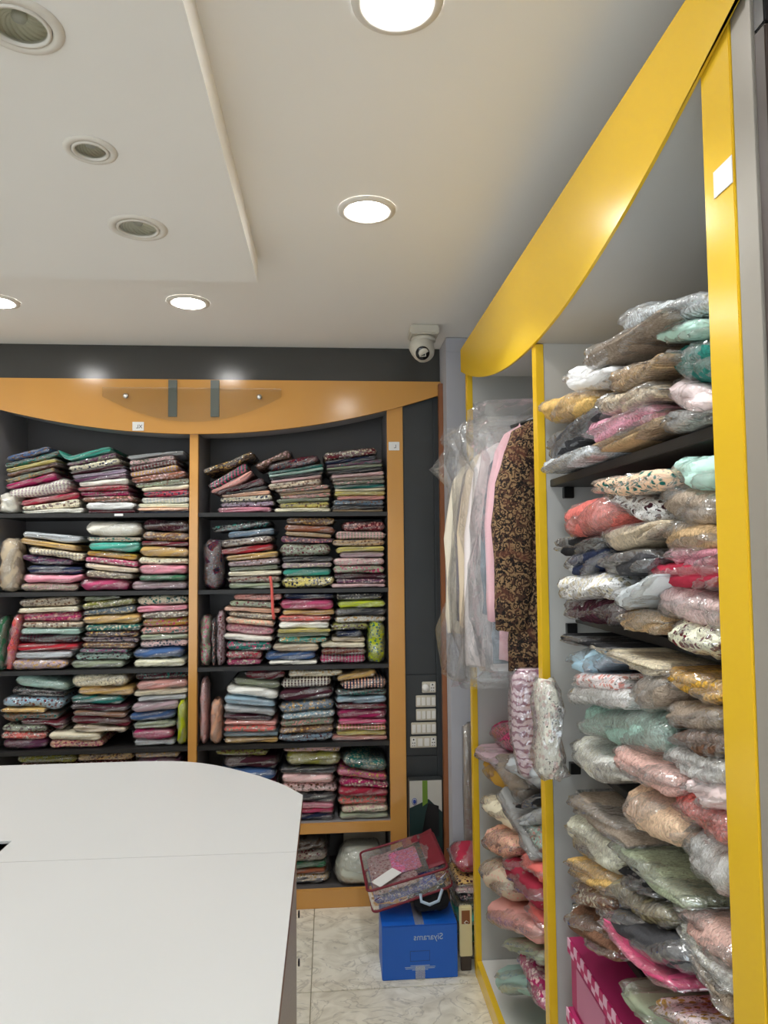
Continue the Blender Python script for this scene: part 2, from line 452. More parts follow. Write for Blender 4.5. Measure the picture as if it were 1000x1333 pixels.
PX0, PX1, PY0, PY1 = -1.75, -.216, -1.9, 2.184           # the lowered ceiling panel
R_LIT = .058
ce = struct(holed_plate('ceiling', LX-.1, RX+.1, FY-.1, BY+.1, CEIL, [(x, y, R_LIT) for x, y in LIT], M['ceiling']))
box('ceiling_slab', LX-.1, RX+.1, FY-.1, BY+.1, CEIL+.075, CEIL+.14, M['ceiling'], ce, bev=0)
dp = holed_plate('drop_panel', PX0, PX1, PY0, PY1, DROP, [(x, y, r*.78) for x, y, r in UNLIT], M['ceiling'], ce, depth=.05)
sides = bmesh.new()
q = [(PX0, PY0), (PX1, PY0), (PX1, PY1), (PX0, PY1)]
for i in range(4):
    a, b_ = q[i], q[(i+1) % 4]
    sides.faces.new([sides.verts.new(v) for v in ((a[0], a[1], DROP), (b_[0], b_[1], DROP), (b_[0], b_[1], CEIL+.001), (a[0], a[1], CEIL+.001))])
from_bm('drop_panel_edge', sides, M['ceiling'], ce)
struct(box('wall_back', LX-.1, RX+.1, BY, BY+.1, 0, CEIL+.07, M['whitewall'], bev=0))
struct(box('wall_right', RX, RX+.1, FY, BY, 0, CEIL+.07, M['greywall'], bev=0))
struct(box('wall_left', LX-.1, LX, FY, BY, 0, CEIL+.07, M['whitewall'], bev=0))
# unseen shop front added for fill light: piers, sill, lintel and glazed opening
WX0, WX1, WZ0, WZ1 = -2.7, .6, .25, 2.25
wr = struct(box('wall_rear', LX, WX0, FY-.1, FY, 0, CEIL+.07, M['whitewall'], bev=0))
box('pier', WX1, RX, FY-.1, FY, 0, CEIL+.07, M['whitewall'], wr, bev=0)
box('sill_wall', WX0, WX1, FY-.1, FY, 0, WZ0, M['whitewall'], wr, bev=0)
box('lintel', WX0, WX1, FY-.1, FY, WZ1, CEIL+.07, M['whitewall'], wr, bev=0)
wn = struct(box('fill_window_1', WX0, WX1, FY-.06, FY-.03, WZ0, WZ0+.04, M['greymetal'], bev=.002))
box('frame_bar', WX0, WX1, FY-.06, FY-.03, WZ1-.04, WZ1, M['greymetal'], wn)
for k_ in range(4):
    xx_ = WX0+(WX1-WX0-.04)*k_/3
    box('frame_bar', xx_, xx_+.04, FY-.06, FY-.03, WZ0+.0405, WZ1-.0405, M['greymetal'], wn)
    if k_ < 3: box('pane', xx_+.0405, xx_+(WX1-WX0-.04)/3-.0005, FY-.048, FY-.042, WZ0+.041, WZ1-.041, M['clearpane'], wn, bev=0)
# pillar in the corner, facing the viewer, with a wooden edge strip
PIL_Y = 2.97
pil = struct(box('wall_pillar', .497, RX-.001, PIL_Y, BY-.001, 0, CEIL-.001, M['greywall'], bev=0))
box('corner_strip', .478, .4965, 3.06, 3.09, 0, 2.235, M['brownwood'], pil, bev=.001)
box('pillar_cap', .497, RX-.002, PIL_Y-.006, PIL_Y-.0005, CEIL-.062, CEIL-.002, M['greywall'], pil, bev=.001)
# charcoal band above the shelving and the charcoal panel beside it
hb = struct(box('trim_1', -2.9, .496, 3.14, 3.19, 2.235, CEIL-.001, M['header'], bev=0))
wp = struct(box('trim_2', .329, .4965, 3.165, 3.19, 0, 2.235, M['darkpanel'], bev=0))
box('panel_board', .331, .463, 3.158, 3.1648, .62, .965, M['darkpanel'], wp, bev=.001)
box('panel_board', .331, .463, 3.158, 3.1648, .969, 2.23, M['darkpanel'], wp, bev=.001)
box('panel_board', .331, .463, 3.158, 3.1648, .0, .616, M['darkpanel'], wp, bev=.001)
box('panel_strip', .4665, .476, 3.158, 3.1648, .0, 2.23, M['darkpanel'], wp, bev=.001)

# ------------------------------------------------------------------ ceiling lamps
def downlight(x, y, i):
    t = thing('downlight', 'round lit ceiling downlight with white diffuser on the plain ceiling', 'ceiling light', (x, y, CEIL), 0, 'lit ceiling downlights')
    lathe('trim_ring', [(R_LIT-.004, -.0005), (R_LIT-.002, -.006), (R_LIT+.006, -.008), (R_LIT+.018, -.004), (R_LIT+.019, -.0003)], M['trimring'], t, 40)
    lathe('diffuser', [(0, -.0105), (R_LIT*.6, -.0098), (R_LIT*.85, -.0085), (R_LIT-.003, -.006), (R_LIT-.003, .011), (0, .011)], M['lampglow'], t, 36)
    l = bpy.data.lights.new('lamp_light', 'SPOT'); l.energy = LAMP_W; l.color = LAMP_COL; l.shadow_soft_size = .045
    l.spot_size = math.radians(112); l.spot_blend = .22
    lo = bpy.data.objects.new('lamp_light', l); COL.objects.link(lo); lo.parent = t; lo.location = (0, 0, -.016)
    return t
lit_lab = ['lit round downlight in front of the yellow wave fascia, nearer the camera dome', 'lit round downlight in front of the yellow fascia, second from the camera dome',
           'lit round downlight in front of the charcoal band, by the lowered panel corner', 'lit round downlight in front of the charcoal band, second from the corner wall']
for i, (x, y) in enumerate(LIT):
    t = downlight(x, y, i)
    t['label'] = lit_lab[i] if i < 4 else 'unseen lit round ceiling downlight, one of those added to light the shop'
M['reflector'] = base_mat('faceted_reflector', srgb(222, 218, 200), .4, 0)[0]
M['prism_glass'] = glass_mat('lamp_glass', (.93, .96, .94, 1))
def off_light(x, y, r, lab):
    t = thing('ceiling_spotlight', lab, 'ceiling light', (x, y, DROP), 0, 'unlit ceiling spotlights in the lowered panel')
    ri = r*.78
    lathe('trim_ring', [(ri-.003, -.0005), (ri-.002, -.004), (r*.9, -.005), (r, -.0025), (r+.001, -.0003)], M['trimring'], t, 40)
    lathe('inner_ring', [(ri-.004, .003), (ri-.004, -.005), (ri-.0095, -.006), (ri-.011, .003)], M['trimring'], t, 40)
    # ribbed reflector bowl
    n, k = 40, 9; V, Fc = [], []; R0 = ri-.009
    for i in range(k):
        a = i/(k-1)*1.35
        for j in range(n):
            f = 1-.035*((i+j) % 2)
            V.append((R0*math.cos(a)*math.cos(2*math.pi*j/n)*f, R0*math.cos(a)*math.sin(2*math.pi*j/n)*f, .001+.020*math.sin(a)*f))
    for i in range(k-1):
        for j in range(n): Fc.append((i*n+j, i*n+(j+1) % n, (i+1)*n+(j+1) % n, (i+1)*n+j))
    Fc.append(tuple((k-1)*n+j for j in range(n)))
    mesh_obj('reflector', V, Fc, M['reflector'], t)
    lathe('bulb', [(0, .006), (.010, .008), (.012, .013), (.010, .019)], M['white'], t, 16)
    lathe('glass', [(0, -.001), (R0*.98, -.001)], M['prism_glass'], t, 32)
off_lab = ['large unlit recessed spotlight in the lowered panel, the one farthest from the back shelving', 'small unlit recessed spotlight in the lowered panel, between two larger ones',
           'unlit recessed spotlight in the lowered panel, closest to its far edge']
for i, (x, y, r) in enumerate(UNLIT):
    off_light(x, y, r, off_lab[i] if i < 3 else 'unlit recessed spotlight in the far row of the lowered panel')

# ------------------------------------------------------------------ back shelving
SH = [1.681, 1.347, 1.017, .685, .352]      # shelf tops
YF = 3.14; YB = 3.49
t = thing('shelving_unit', 'orange-framed two-bay wall shelving with curved fascia, filled with packed garments', 'shelf', (-.58, YF, 0))
def bx(name, x0, x1, y0, y1, z0, z1, mat, par=None, bev=.0015):
    o = box(name, x0, x1, y0, y1, z0, z1, mat, par or t, bev)
    for v in o.data.vertices: v.co -= Vector(tuple((par or t).location)) if (par is None or par is t) else Vector((0, 0, 0))
    return o
def shift(o, p=None):
    p = p or t
    for v in o.data.vertices: v.co -= Vector(tuple(p.location))
    return o
XD0, XD1, XP0, XP1, XL = -.601, -.565, .257, .327, -1.42
bx('post', XD0, XD1, YF, YF+.03, .075, 2.10, M['orange'])
bx('post', XP0, XP1, YF, YF+.03, .0, 2.20, M['orange'])
bx('post', XL-.07, XL, YF, YF+.03, .0, 2.20, M['orange'])
bx('side_panel', XD0+.004, XD1-.004, YF+.0305, YB-.003, .075, 2.10, M['side_grey'])
bx('side_panel', XP0+.002, XP0+.024, YF+.0305, YB-.003, .0, 2.15, M['side_grey'])
bx('side_panel', XL-.024, XL-.002, YF+.0305, YB-.003, .0, 2.15, M['side_grey'])
bx('back_panel', XL-.03, XP1, YB, YB+.014, 0, 2.23, M['carcass'])
for z in SH[:4]:
    bx('shelf', XL, XD0+.003, YF+.012, YB-.001, z-.018, z, M['black'])
    bx('shelf', XD1-.003, XP0+.001, YF+.012, YB-.001, z-.018, z, M['black'])
z = SH[4]
for a, b_ in ((XL, XD0+.003), (XD1-.003, XP0+.001)):
    bx('shelf', a, b_, YF+.02, YB-.001, z-.02, z, M['side_grey'])
    bx('rail', a, b_, YF+.002, YF+.0195, z-.045, z-.004, M['orange'])
    bx('bottom_board', a, b_, YF+.02, YB-.001, .055, .073, M['carcass'])
    bx('plinth', a, b_, YF-.002, YF+.0195, 0, .075, M['orange'])
def curve(x, c, z0, a): return z0+a*(x-c)**2
xs = np.linspace(-1.67, .496, 41)
pts = [(-1.67, 2.257), *[(x, min(2.25, curve(x, -.582, 2.02, .154))) for x in xs], (.496, 2.257)]
shift(prism('fascia', pts, 'y', YF-.018, YF-.001, M['orange'], t))
xs2 = np.linspace(XL, XP0, 31)
for a, b_ in ((XL, XD0), (XD1, XP0)):
    xx = np.linspace(a, b_, 16)
    pts = [(a, 2.24), *[(x, curve(x, -.582, 2.026, .154)) for x in xx], (b_, 2.24)]
    shift(prism('soffit', pts, 'y', YF+.0005, YF+.15, M['side_grey'], t))
bx('top_board', XL, XP0, YF+.151, YB-.001, 2.20, 2.22, M['carcass'])
# size tags and a shelf ticket
def size_tag(x, y, txt, lab):
    p = on_y(x, y, YF-.019)
    yy = YF-.0195 if x < 400 else YF-.0012
    o = thing('size_tag', lab, 'tag', (p[0], yy, p[2]))
    box('card', -.024, .024, -.0022, 0, -.019, .019, M['paper'], o, bev=.0008)
    tm = text_mesh('size_text', txt, .022, M['ink'], o); tm.rotation_euler = (math.pi/2, 0, 0); tm.location = (.005, -.0028, -.002)
size_tag(180, 555, 'XL', 'small white size tag on the curved orange fascia')
size_tag(513.5, 580, 'L', 'small white size tag on the orange end post')
p = on_y(155, 669.5, YF+.012)
tag(box('shelf_ticket', p[0]-.018, p[0]+.018, YF+.006, YF+.0115, SH[0]-.013, SH[0]-.003, M['paper'], bev=.0005), 'tiny white ticket on the edge of the top shelf', 'tag')
# glass name panel on the fascia
g = thing('glass_panel', 'curved clear glass panel fixed by two round studs on the orange fascia', 'sign', (-.586, YF-.03, 2.145))
xs = np.linspace(-.375, .38, 25)
pts = [(-.375, .072), *[(x, -.075+.108*(x/.378)**2) for x in xs], (.38, .072)]
prism('pane', pts, 'y', -.004, .002, M['glass'], g)
for x in (-.278, .287):
    o = lathe('stud', [(0, -.012), (.009, -.012), (.011, -.009), (.011, -.004), (.006, -.004), (.006, .0115), (0, .0115)], M['metal'], g, 20, (x, 0, .034))
    o.rotation_euler = (-math.pi/2, 0, 0)
    for v in o.data.vertices: v.co.z = v.co.z
    o.rotation_euler = (-math.pi/2, 0, 0)
for x0, x1 in ((-.102, -.065), (.077, .114)):
    box('strip', x0, x1, .0025, .0108, -.052, .108, M['greymetal'], g, bev=.0008)

# ------------------------------------------------------------------ yellow unit on the right
XF = .51; XB = .90
t = thing('display_unit', 'tall yellow-framed open display unit with wavy fascia along the side wall', 'shelf', (XF, 1.7, 0))
bx('post', XF, XF+.02, 1.712, 1.746, .06, 2.012, M['yellow'])
bx('post', XF, XF+.02, 2.585, 2.62, .0, 2.20, M['yellow'])
bx('post', XF, XF+.02, .842, .912, .0, 2.20, M['yellow'])
bx('side_panel', XF+.0205, XB-.003, 1.716, 1.742, .06, 2.10, M['greyin'])
bx('side_panel', XF+.0205, XB-.003, 2.588, 2.617, .0, 2.20, M['greyin'])
bx('side_panel', XF+.0205, XB-.003, .86, .90, .0, 2.20, M['greyin'])
bx('back_panel', XB, XB+.012, .846, 2.62, 0, 2.25, M['greyin'])
bx('base_board', XF+.0205, XB-.001, .9, 2.588, .04, .06, M['white'])
bx('plinth', XF+.001, XF+.02, .912, 2.585, 0, .06, M['yellow'])
def wave_z(y): return min(2.262, 2.01+.2*(y-1.73)**2)
for a, b_ in ((.901, 1.7155), (1.7425, 2.5875)):
    yy = np.linspace(a, b_, 22)
    pts = [(a, 2.245), *[(y, wave_z(y)+.004) for y in yy], (b_, 2.245)]
    shift(prism('soffit', pts, 'x', XF+.0005, XB-.001, M['greyin'], t))
NSH = [1.675, 1.345, 1.015, .685, .355]
for z in NSH:
    o = bx('shelf', XF+(.03 if z > 1.6 else .085), XB-.001, .901, 1.7155, z-.018, z, M['black'])
    bk = box('bracket', XF+.06, XF+.085, 1.700, 1.7155, z-.046, z-.019, M['blackp'], o, bev=.001)
    for v in bk.data.vertices: v.co -= t.location
ys_ = np.linspace(.45, 2.67, 49)
pts = [(.45, 2.272), *[(y, min(2.262, 2.01+.2*(y-1.73)**2)) for y in ys_], (2.67, 2.272)]
shift(prism('fascia', pts, 'x', XF-.007, XF-.0008, M['yellow'], t))
o = tag(box('price_label', XF-.0016, XF-.0003, .8425, .886, 1.962, 1.998, M['paper'], bev=.0004), 'blank white paper label stuck on the wide yellow post', 'label')
# grey end panel and the darker cabinet after it
gp = thing('end_panel', 'grey laminated end panel standing beside the wide yellow post', 'panel', (.72, .81, 0))
o = box('board', -.2085, .24, -.016, .0305, 0, CEIL-.002, M['endgrey'], gp, bev=.002)
o = box('edge_strip', -.2105, -.2087, -.016, -.006, 0, CEIL-.002, M['endgrey'], gp, bev=.0006)
t = thing('side_cabinet', 'dark brown open cabinet beyond the grey end panel', 'cabinet', (.72, .6, 0))
bx('side_panel', .5125, .955, .772, .7935, 0, 2.118, M['darkbrown'])
bx('upper_board', .5125, .955, .772, .7935, 2.12, 2.40, M['blackp'])
bx('back_panel', .956, .968, -.3, .7935, 0, 2.40, M['darkbrown'])
for z in (1.74, 1.42, 1.1, .75, .4, .06): bx('shelf', .54, .955, -.3, .7715, z-.02, z, M['darkbrown'])

# rail for the hanging clothes
tag(tube('clothes_rail', [(.70, 1.7425, 1.985), (.70, 2.0, 1.985), (.70, 2.3, 1.985), (.70, 2.5875, 1.985)], .0125, M['metal'], None, 14), 'round chrome clothes rail across the hanging bay', 'rail')

# ------------------------------------------------------------------ counter
ZT = .85
t = thing('counter', 'white-topped shop counter with rounded far corner and grey speckled sides', 'counter', (-.4, 1.4, 0))
s_ = (CAMZ-ZT)/.75
arc = [(x*s_, y*s_) for x, y in [(-.086, 2.292), (-.15, 2.395), (-.233, 2.493), (-.30, 2.557), (-.38, 2.623), (-.45, 2.668), (-.53, 2.702), (-.62, 2.717), (-.72, 2.722)]]
def smooth_arc(P, k=5):
    out = []
    for i in range(len(P)-1):
        p0 = P[max(i-1, 0)]; p1 = P[i]; p2 = P[i+1]; p3 = P[min(i+2, len(P)-1)]
        for j in range(k):
            u = j/k
            out.append(tuple(.5*((2*p1[c])+(-p0[c]+p2[c])*u+(2*p0[c]-5*p1[c]+4*p2[c]-p3[c])*u*u+(-p0[c]+3*p1[c]-3*p2[c]+p3[c])*u**3) for c in (0, 1)))
    out.append(P[-1]); return out
arc = smooth_arc(arc)
XR = arc[0][0]; YFAR = arc[-1][1]; XI = -.728; YI = 1.742; YS = 1.617; CX0 = -2.3; CY0 = .45
def ysm(x): return YS+.012*(XR-x)          # the joint runs a touch askew
far = [(XR, YS+.0007)] + arc + [(CX0, YFAR), (CX0, YI), (XI, YI), (XI, ysm(XI)+.0007)]
shift(prism('top_sheet', far, 'z', ZT-.006, ZT, M['counter'], t))
near = [(XR, CY0), (XR, YS-.0007), (XI, ysm(XI)-.0007), (XI, CY0)]
shift(prism('top_sheet', near, 'z', ZT-.006, ZT, M['counter'], t))
core = [(XR-.0005, CY0)] + [(x-.0005, y-.0005) for x, y in arc] + [(CX0, YFAR-.0005), (CX0, YI+.0005), (XI+.0005, YI+.0005), (XI+.0005, CY0)]
shift(prism('top_core', core, 'z', ZT-.028, ZT-.0062, M['brownwood'], t))
bx('side_panel', XR-.036, XR-.018, CY0, arc[0][1]+.005, 0, ZT-.0285, M['speckle'])
bx('front_panel', -1.6, XR-.0365, arc[0][1]-.013, arc[0][1]+.005, 0, ZT-.0285, M['speckle'])
bx('inner_panel', XI+.02, XI+.038, CY0, YI, 0, ZT-.0285, M['brownwood'])
bx('inner_panel', CX0, XI+.0195, YI+.01, YI+.028, 0, ZT-.0285, M['brownwood'])
bx('front_panel', CX0, -1.601, YFAR-.1, YFAR-.082, 0, ZT-.0285, M['speckle'])
bx('side_panel', CX0, CX0+.018, YI+.03, YFAR-.101, 0, ZT-.0285, M['speckle'])
for (x, y, z) in ((393, 1190, .5), (378, 1253, .62)):
    p = on_x(x if False else 388, y, XR-.018)
    bx('cam_lock', XR-.0178, XR-.013, p[1]-.008, p[1]+.008, p[2]-.008, p[2]+.008, M['blackp'])

# ------------------------------------------------------------------ security camera
t = thing('security_camera', 'white dome security camera on a square ceiling box', 'camera', (.385, 2.85, CEIL))
box('mount_box', -.058, .058, -.058, .058, -.038, -.001, M['offwhite'], t, bev=.005)
lathe('collar', [(.0, -.039), (.046, -.039), (.05, -.046), (.05, -.055), (.0, -.055)], M['offwhite'], t, 32)
hd = lathe('turret', [(0, -.030), (.046, -.030), (.05, -.020), (.049, 0), (.045, .022), (.038, .04), (.030, .048), (0, .05)], M['offwhite'], t, 36)
hd.location = (-.006, -.006, -.085); hd.rotation_euler = Euler((math.radians(152), math.radians(-16), 0), 'XYZ')
ey = lathe('lens_plate', [(0, .0025), (.026, .002), (.028, 0), (.028, -.002), (0, -.002)], M['lens'], hd, 28)
ey.location = (-.012, .022, .0435); ey.rotation_euler = (math.radians(-34), math.radians(-14), 0)
bm = bmesh.new()
for a in ((-.013, .013, .010, .013), (-.013, .013, -.013, -.010), (-.013, -.010, -.010, .010), (.010, .013, -.010, .010)): bm_box(bm, a[0], a[1], a[2], a[3], .0022, .0036)
fr = from_bm('lens_frame', bm, M['offwhite'], hd); fr.location = ey.location; fr.rotation_euler = ey.rotation_euler

# ------------------------------------------------------------------ switch plates
def plate(x0, x1, y0, y1, items, lab):
    a = on_y(x0, y1, 3.157); b_ = on_y(x1, y0, 3.157)
    o = thing('switch_plate', lab, 'switch', ((a[0]+b_[0])/2, 3.1575, a[2]), 0, 'switch plates on the charcoal panel')
    wd, ht = b_[0]-a[0], b_[2]-a[2]
    box('plate', -wd/2, wd/2, -.010, -.0002, 0, ht, M['switch'], o, bev=.002)
    n = len(items)
    for i, it in enumerate(items):
        cx = -wd/2+wd*(i+.5)/n; mw = wd/n*.36; cz = ht/2
        if it == 's':
            box('rocker', cx-mw, cx+mw, -.0145, -.0102, cz-ht*.34, cz+ht*.34, M['white'], o, bev=.001)
        elif it == 'd':
            d = lathe('dimmer_knob', [(0, .014), (.013, .014), (.016, .009), (.0165, 0)], M['white'], o, 24, (cx, -.0102, cz)); d.rotation_euler = (math.pi/2, 0, 0)
        else:
            k = box('socket', cx-mw, cx+mw, -.0125, -.0102, cz-ht*.38, cz+ht*.38, M['white'], o, bev=.001)
            for dx, dz, r in ((0, .25, .0035), (-.45, -.05, .0025), (.45, -.05, .0025), (-.4, -.3, .002), (.4, -.3, .002)):
                h = lathe('pin_hole', [(0, .0006), (r, .0006), (r, 0)], M['blackp'], k, 10, (cx+dx*mw, -.0125, cz+dz*ht)); h.rotation_euler = (math.pi/2, 0, 0)
plate(549.5, 567, 887, 901.5, 'dp', 'small switch plate with a round fan dial, topmost of five')
plate(541.5, 567, 904.5, 920, 'ssss', 'ivory switch plate right under the fan-dial plate')
plate(541.8, 567.3, 922, 937.5, 'ssss', 'ivory switch plate in the middle of five')
plate(535.5, 567.5, 939.5, 955.5, 'sssss', 'wide ivory switch plate just above the double-socket plate')
plate(534, 568, 957.5, 973, 'pssp', 'ivory plate with two sockets and switches, lowest of five')

# ------------------------------------------------------------------ packed garments
C = dict(navy=(35, 45, 78), blue=(62, 96, 150), steel=(104, 128, 150), sky=(140, 172, 190), teal=(30, 112, 104), turquoise=(64, 180, 160),
 mint=(160, 198, 186), green=(52, 112, 76), olive=(150, 150, 60), lime=(186, 200, 40), yellow=(216, 200, 104), mustard=(205, 155, 50), gold=(214, 172, 96),
 cream=(230, 220, 190), ivory=(236, 232, 218), white=(232, 232, 228), beige=(208, 190, 162), tan=(184, 152, 110), peach=(234, 180, 148), coral=(222, 100, 92),
 salmon=(232, 160, 150), pink=(224, 138, 158), blush=(234, 190, 190), rose=(212, 74, 122), magenta=(176, 30, 92), crimson=(176, 36, 62), red=(196, 34, 48),
 maroon=(110, 28, 42), wine=(72, 28, 42), plum=(116, 64, 98), lilac=(186, 162, 190), mauve=(180, 152, 160), brown=(124, 86, 64), choco=(76, 56, 46),
 grey=(138, 138, 136), silver=(182, 188, 192), charcoal=(60, 60, 64), black=(30, 30, 33), taupe=(152, 136, 120), sage=(150, 160, 132), rust=(166, 92, 60), khaki=(140, 128, 92))
COLS = list(C)
def sec_colour(rg, name, kind):
    if kind == 'plain': return tuple(min(255, c*.86+10) for c in C[name])
    if kind in ('fur', 'knit'): return tuple(min(255, c*1.0+34) for c in C[name])
    return C[rg.choice(['cream', 'ivory', 'wine', 'rose', 'teal', 'navy', 'gold', 'salmon', 'sage', 'maroon', 'blush', 'brown'])]

def ring_mesh(L, zc, th, depth, seed, amp, e=.6, nx=14, nt=20, endp=1.0, rib=0, flap=0.0, notch=0.0, ears=0.0):
    """packet along local x (length L); zc(s) and th(s), s in -1..1, give mid height and thickness; rounded front edge at y=0"""
    rg = random.Random(seed)
    W = [(rg.uniform(1.5, 5), rg.randint(1, 4), rg.uniform(0, 6.3), rg.uniform(.4, 1)) for _ in range(5)]
    W2 = [(rg.uniform(8, 18), rg.randint(3, 8), rg.uniform(0, 6.3), rg.uniform(.3, .8)) for _ in range(4)]
    rl = min(.24*L, endp*max(th(-1), .006)); rr_ = min(.24*L, endp*max(th(1), .006))
    cl = [(-1+(2*rl/L)*(1-math.cos(math.pi/2*i/4)), max(.14, math.sin(math.pi/2*i/4)), 0) for i in range(5)]
    cr = [(1-(2*rr_/L)*(1-math.cos(math.pi/2*i/4)), max(.14, math.sin(math.pi/2*i/4)), 0) for i in range(5)][::-1]
    u0, u1 = cl[-1][0], cr[0][0]
    rings = cl + [(u0+(u1-u0)*i/nx, 1, 0) for i in range(1, nx)] + cr
    if flap:
        rings = [(-1-flap*2/L, .0, 1), (-1-flap/L, .05, 1)] + rings + [(1+flap/L, .05, 1), (1+flap*2/L, .0, 1)]
    V, Fc = [], []
    fz = rg.uniform(-.1, .25), rg.uniform(-.1, .25)
    for (u, ep, fl_) in rings:
        uc = max(-1, min(1, u)); T = max(th(uc), .004)
        if rib and not fl_: ep = ep*(1-.22*abs(math.cos(rib*math.pi*(u+1)/2))**1.5)
        zz = zc(uc) + (fz[0] if u < 0 else fz[1])*T*fl_
        H2 = max(T*ep, .0035 if not fl_ else .0018)/2
        inset = (1-ep)*min(.03, T*.5) if not fl_ else min(.035, T*.7)
        R = min(T*.62, depth*.3)*(1 if not fl_ else .3)
        for j in range(nt):
            a = 2*math.pi*(j+.5)/nt; c, s_ = math.cos(a), math.sin(a)
            n = sum(am*math.sin(f*u+q*a+p) for f, q, p, am in W)*.25+sum(am*math.sin(f*u+q*a+p) for f, q, p, am in W2)*.16
            rad = min(1.0, 1+amp*(n-.35))
            # stadium section: half-round front and back, flat in between
            k = abs(c); yy = R+(depth/2-R)*(1-k/.30); hz = 1.0
            if k > .30: yy = R*(1-math.sin(math.pi/2*(k-.30)/.70)); hz = math.cos(math.pi/2*(k-.30)/.70)**.9
            y = yy if c < 0 else depth-yy
            y = inset+y*(depth-2*inset)/depth
            nf = max(0, -c)**6*(1-abs(s_))**2 if notch else 0
            V.append((u*L/2+amp*.012*math.sin(5*a+seed)*fl_, y+(1-rad)*.06+notch*nf, zz+math.copysign(hz, s_)*H2*rad))
    k = len(rings)
    for i in range(k-1):
        for j in range(nt): Fc.append((i*nt+j, i*nt+(j+1) % nt, (i+1)*nt+(j+1) % nt, (i+1)*nt+j))
    Fc.append(tuple(range(nt))[::-1]); Fc.append(tuple((k-1)*nt+j for j in range(nt)))
    return V, Fc

SEED = [100]
def pack(name, A, B, ta, tb, depth, rotz, col, kind, label, cat, group, film, puff=.5, rib=0, amp=.16, endp=None, wrap=True, crumple=.3, sag=None, prof=None, flap=.010, sat=.84, lift=1.0):
    """A, B: world points of the front edge (left, right as seen); ta, tb thickness there; prof: (under, over) heights along it"""
    SEED[0] += 1; sd = SEED[0]; rg = random.Random(sd)
    A = np.array(A, float); B = np.array(B, float)
    Lh = float(np.hypot(B[0]-A[0], B[1]-A[1])); mid = (A+B)/2
    endp = endp or .55
    if prof is None:
        ss = np.linspace(-1, 1, 25); f = (ss+1)/2
        zc_ = A[2]+(B[2]-A[2])*f; t_ = ta+(tb-ta)*f
        zb_, zt_ = zc_-t_/2, zc_+t_/2
    else: ss, zb_, zt_ = prof
    base = float(zb_.min())
    zc = lambda s: float(np.interp(s, ss, (zb_+zt_)/2))-base
    th = lambda s: float(np.interp(s, ss, zt_-zb_))
    o = thing(name, label, cat, (mid[0], mid[1], base), rotz, group)
    V, Fc = ring_mesh(Lh*.985, zc, lambda s: th(s)*.97, depth, sd, amp, e=puff, endp=endp, rib=rib, notch=rg.choice([0, .006, .01]))
    c = mesh_obj('folded_cloth', V, Fc, M[kind], o, True)
    v = rg.uniform(1.0, 1.16)*lift
    g_ = sum(C[col])/3.0
    c.color = srgb(*[max(0, min(255, (g_+(q-g_)*sat)*v)) for q in C[col]])
    c['c2'] = list(srgb(*sec_colour(rg, col, kind)))[:3]
    if wrap:
        V, Fc = ring_mesh(Lh*1.0-.002, zc, lambda s: th(s), depth+.012, sd+5000, crumple, nx=18, nt=24, endp=endp*.8, flap=flap)
        wv = mesh_obj('plastic_wrap', V, Fc, film, o, True); wv.location.y = -.006
    return o

class Heights:
    """the profile of what already lies on a board, so that each packet settles on the ones beneath it"""
    def __init__(self, a, b, z): self.x = np.linspace(a, b, 600); self.h = np.full(600, z+.001); self.z0 = z+.001
    def settle(self, xa, xb, za, zb, ta, tb, gap, over=1.7, keep=.55, sink=0.0, straight=False, zmax=9.0):
        ss = np.linspace(-1, 1, 33); f = (ss+1)/2; x = xa+(xb-xa)*f
        mid = za+(zb-za)*f; t_ = ta+(tb-ta)*f
        own_b, own_t = mid-t_/2, mid+t_/2
        edge = np.minimum(1, (1-np.abs(ss))*abs(xb-xa)/2/(.5*t_)); ep = np.sqrt(np.maximum(0, 1-(1-edge)**2))
        h = np.maximum(np.interp(x, self.x, self.h)-sink, self.z0)
        und = np.where(own_b-h < gap, h, own_b)
        und = np.maximum(und, h)
        k = np.array([1, 2, 3, 2, 1])/9
        und = np.array([und[max(0, i-2):i+3].max() for i in range(len(und))])
        for _ in range(4): und = np.convolve(np.pad(und, 2, mode='edge'), k, 'valid')
        und = np.maximum(und, h)+.0008
        if straight:
            pf = np.polyfit(ss, und, 2); pf[0] = max(-.010, min(.007, pf[0])); fit = np.polyval(pf, ss)
            und = fit+max(0, float(np.percentile(und-fit, 65)))
            und = np.maximum(und, self.z0)
        und = np.maximum(und, own_t-over*t_)
        top = np.maximum(own_t, und+keep*t_)
        for _ in range(4): top = np.convolve(np.pad(top, 2, mode='edge'), k, 'valid')
        top = np.maximum(top, und+keep*t_*.8)
        if straight:
            pf = np.polyfit(ss, top, 2); pf[0] = max(-.014, min(.002, pf[0])); top = np.maximum(np.polyval(pf, ss), und+keep*t_*.8)
        top = np.minimum(top, zmax); und = np.minimum(und, top-.008)
        c_, d_ = (und+top)/2, (top-und)/2*ep
        lo, hi = min(xa, xb), max(xa, xb)
        o_ = np.argsort(x); m_ = (self.x >= lo) & (self.x <= hi)
        self.h[m_] = np.maximum(self.h[m_], np.interp(self.x[m_], x[o_], (c_+d_)[o_]))
        return ss, und, top

ORD = ['first', 'second', 'third', 'fourth', 'fifth', 'sixth', 'seventh', 'eighth', 'ninth', 'tenth', 'eleventh', 'twelfth', 'thirteenth', 'fourteenth', 'fifteenth', 'sixteenth']
KN = dict(p='plain', f='floral', s='stripe', d='dots', k='knit', u='fur', b='brocade')
KW = dict(plain='plain', floral='patterned', stripe='striped', dots='dotted', knit='knitted', fur='fluffy', brocade='brocade', zigzag='zigzag')
def colour_of(n): return n
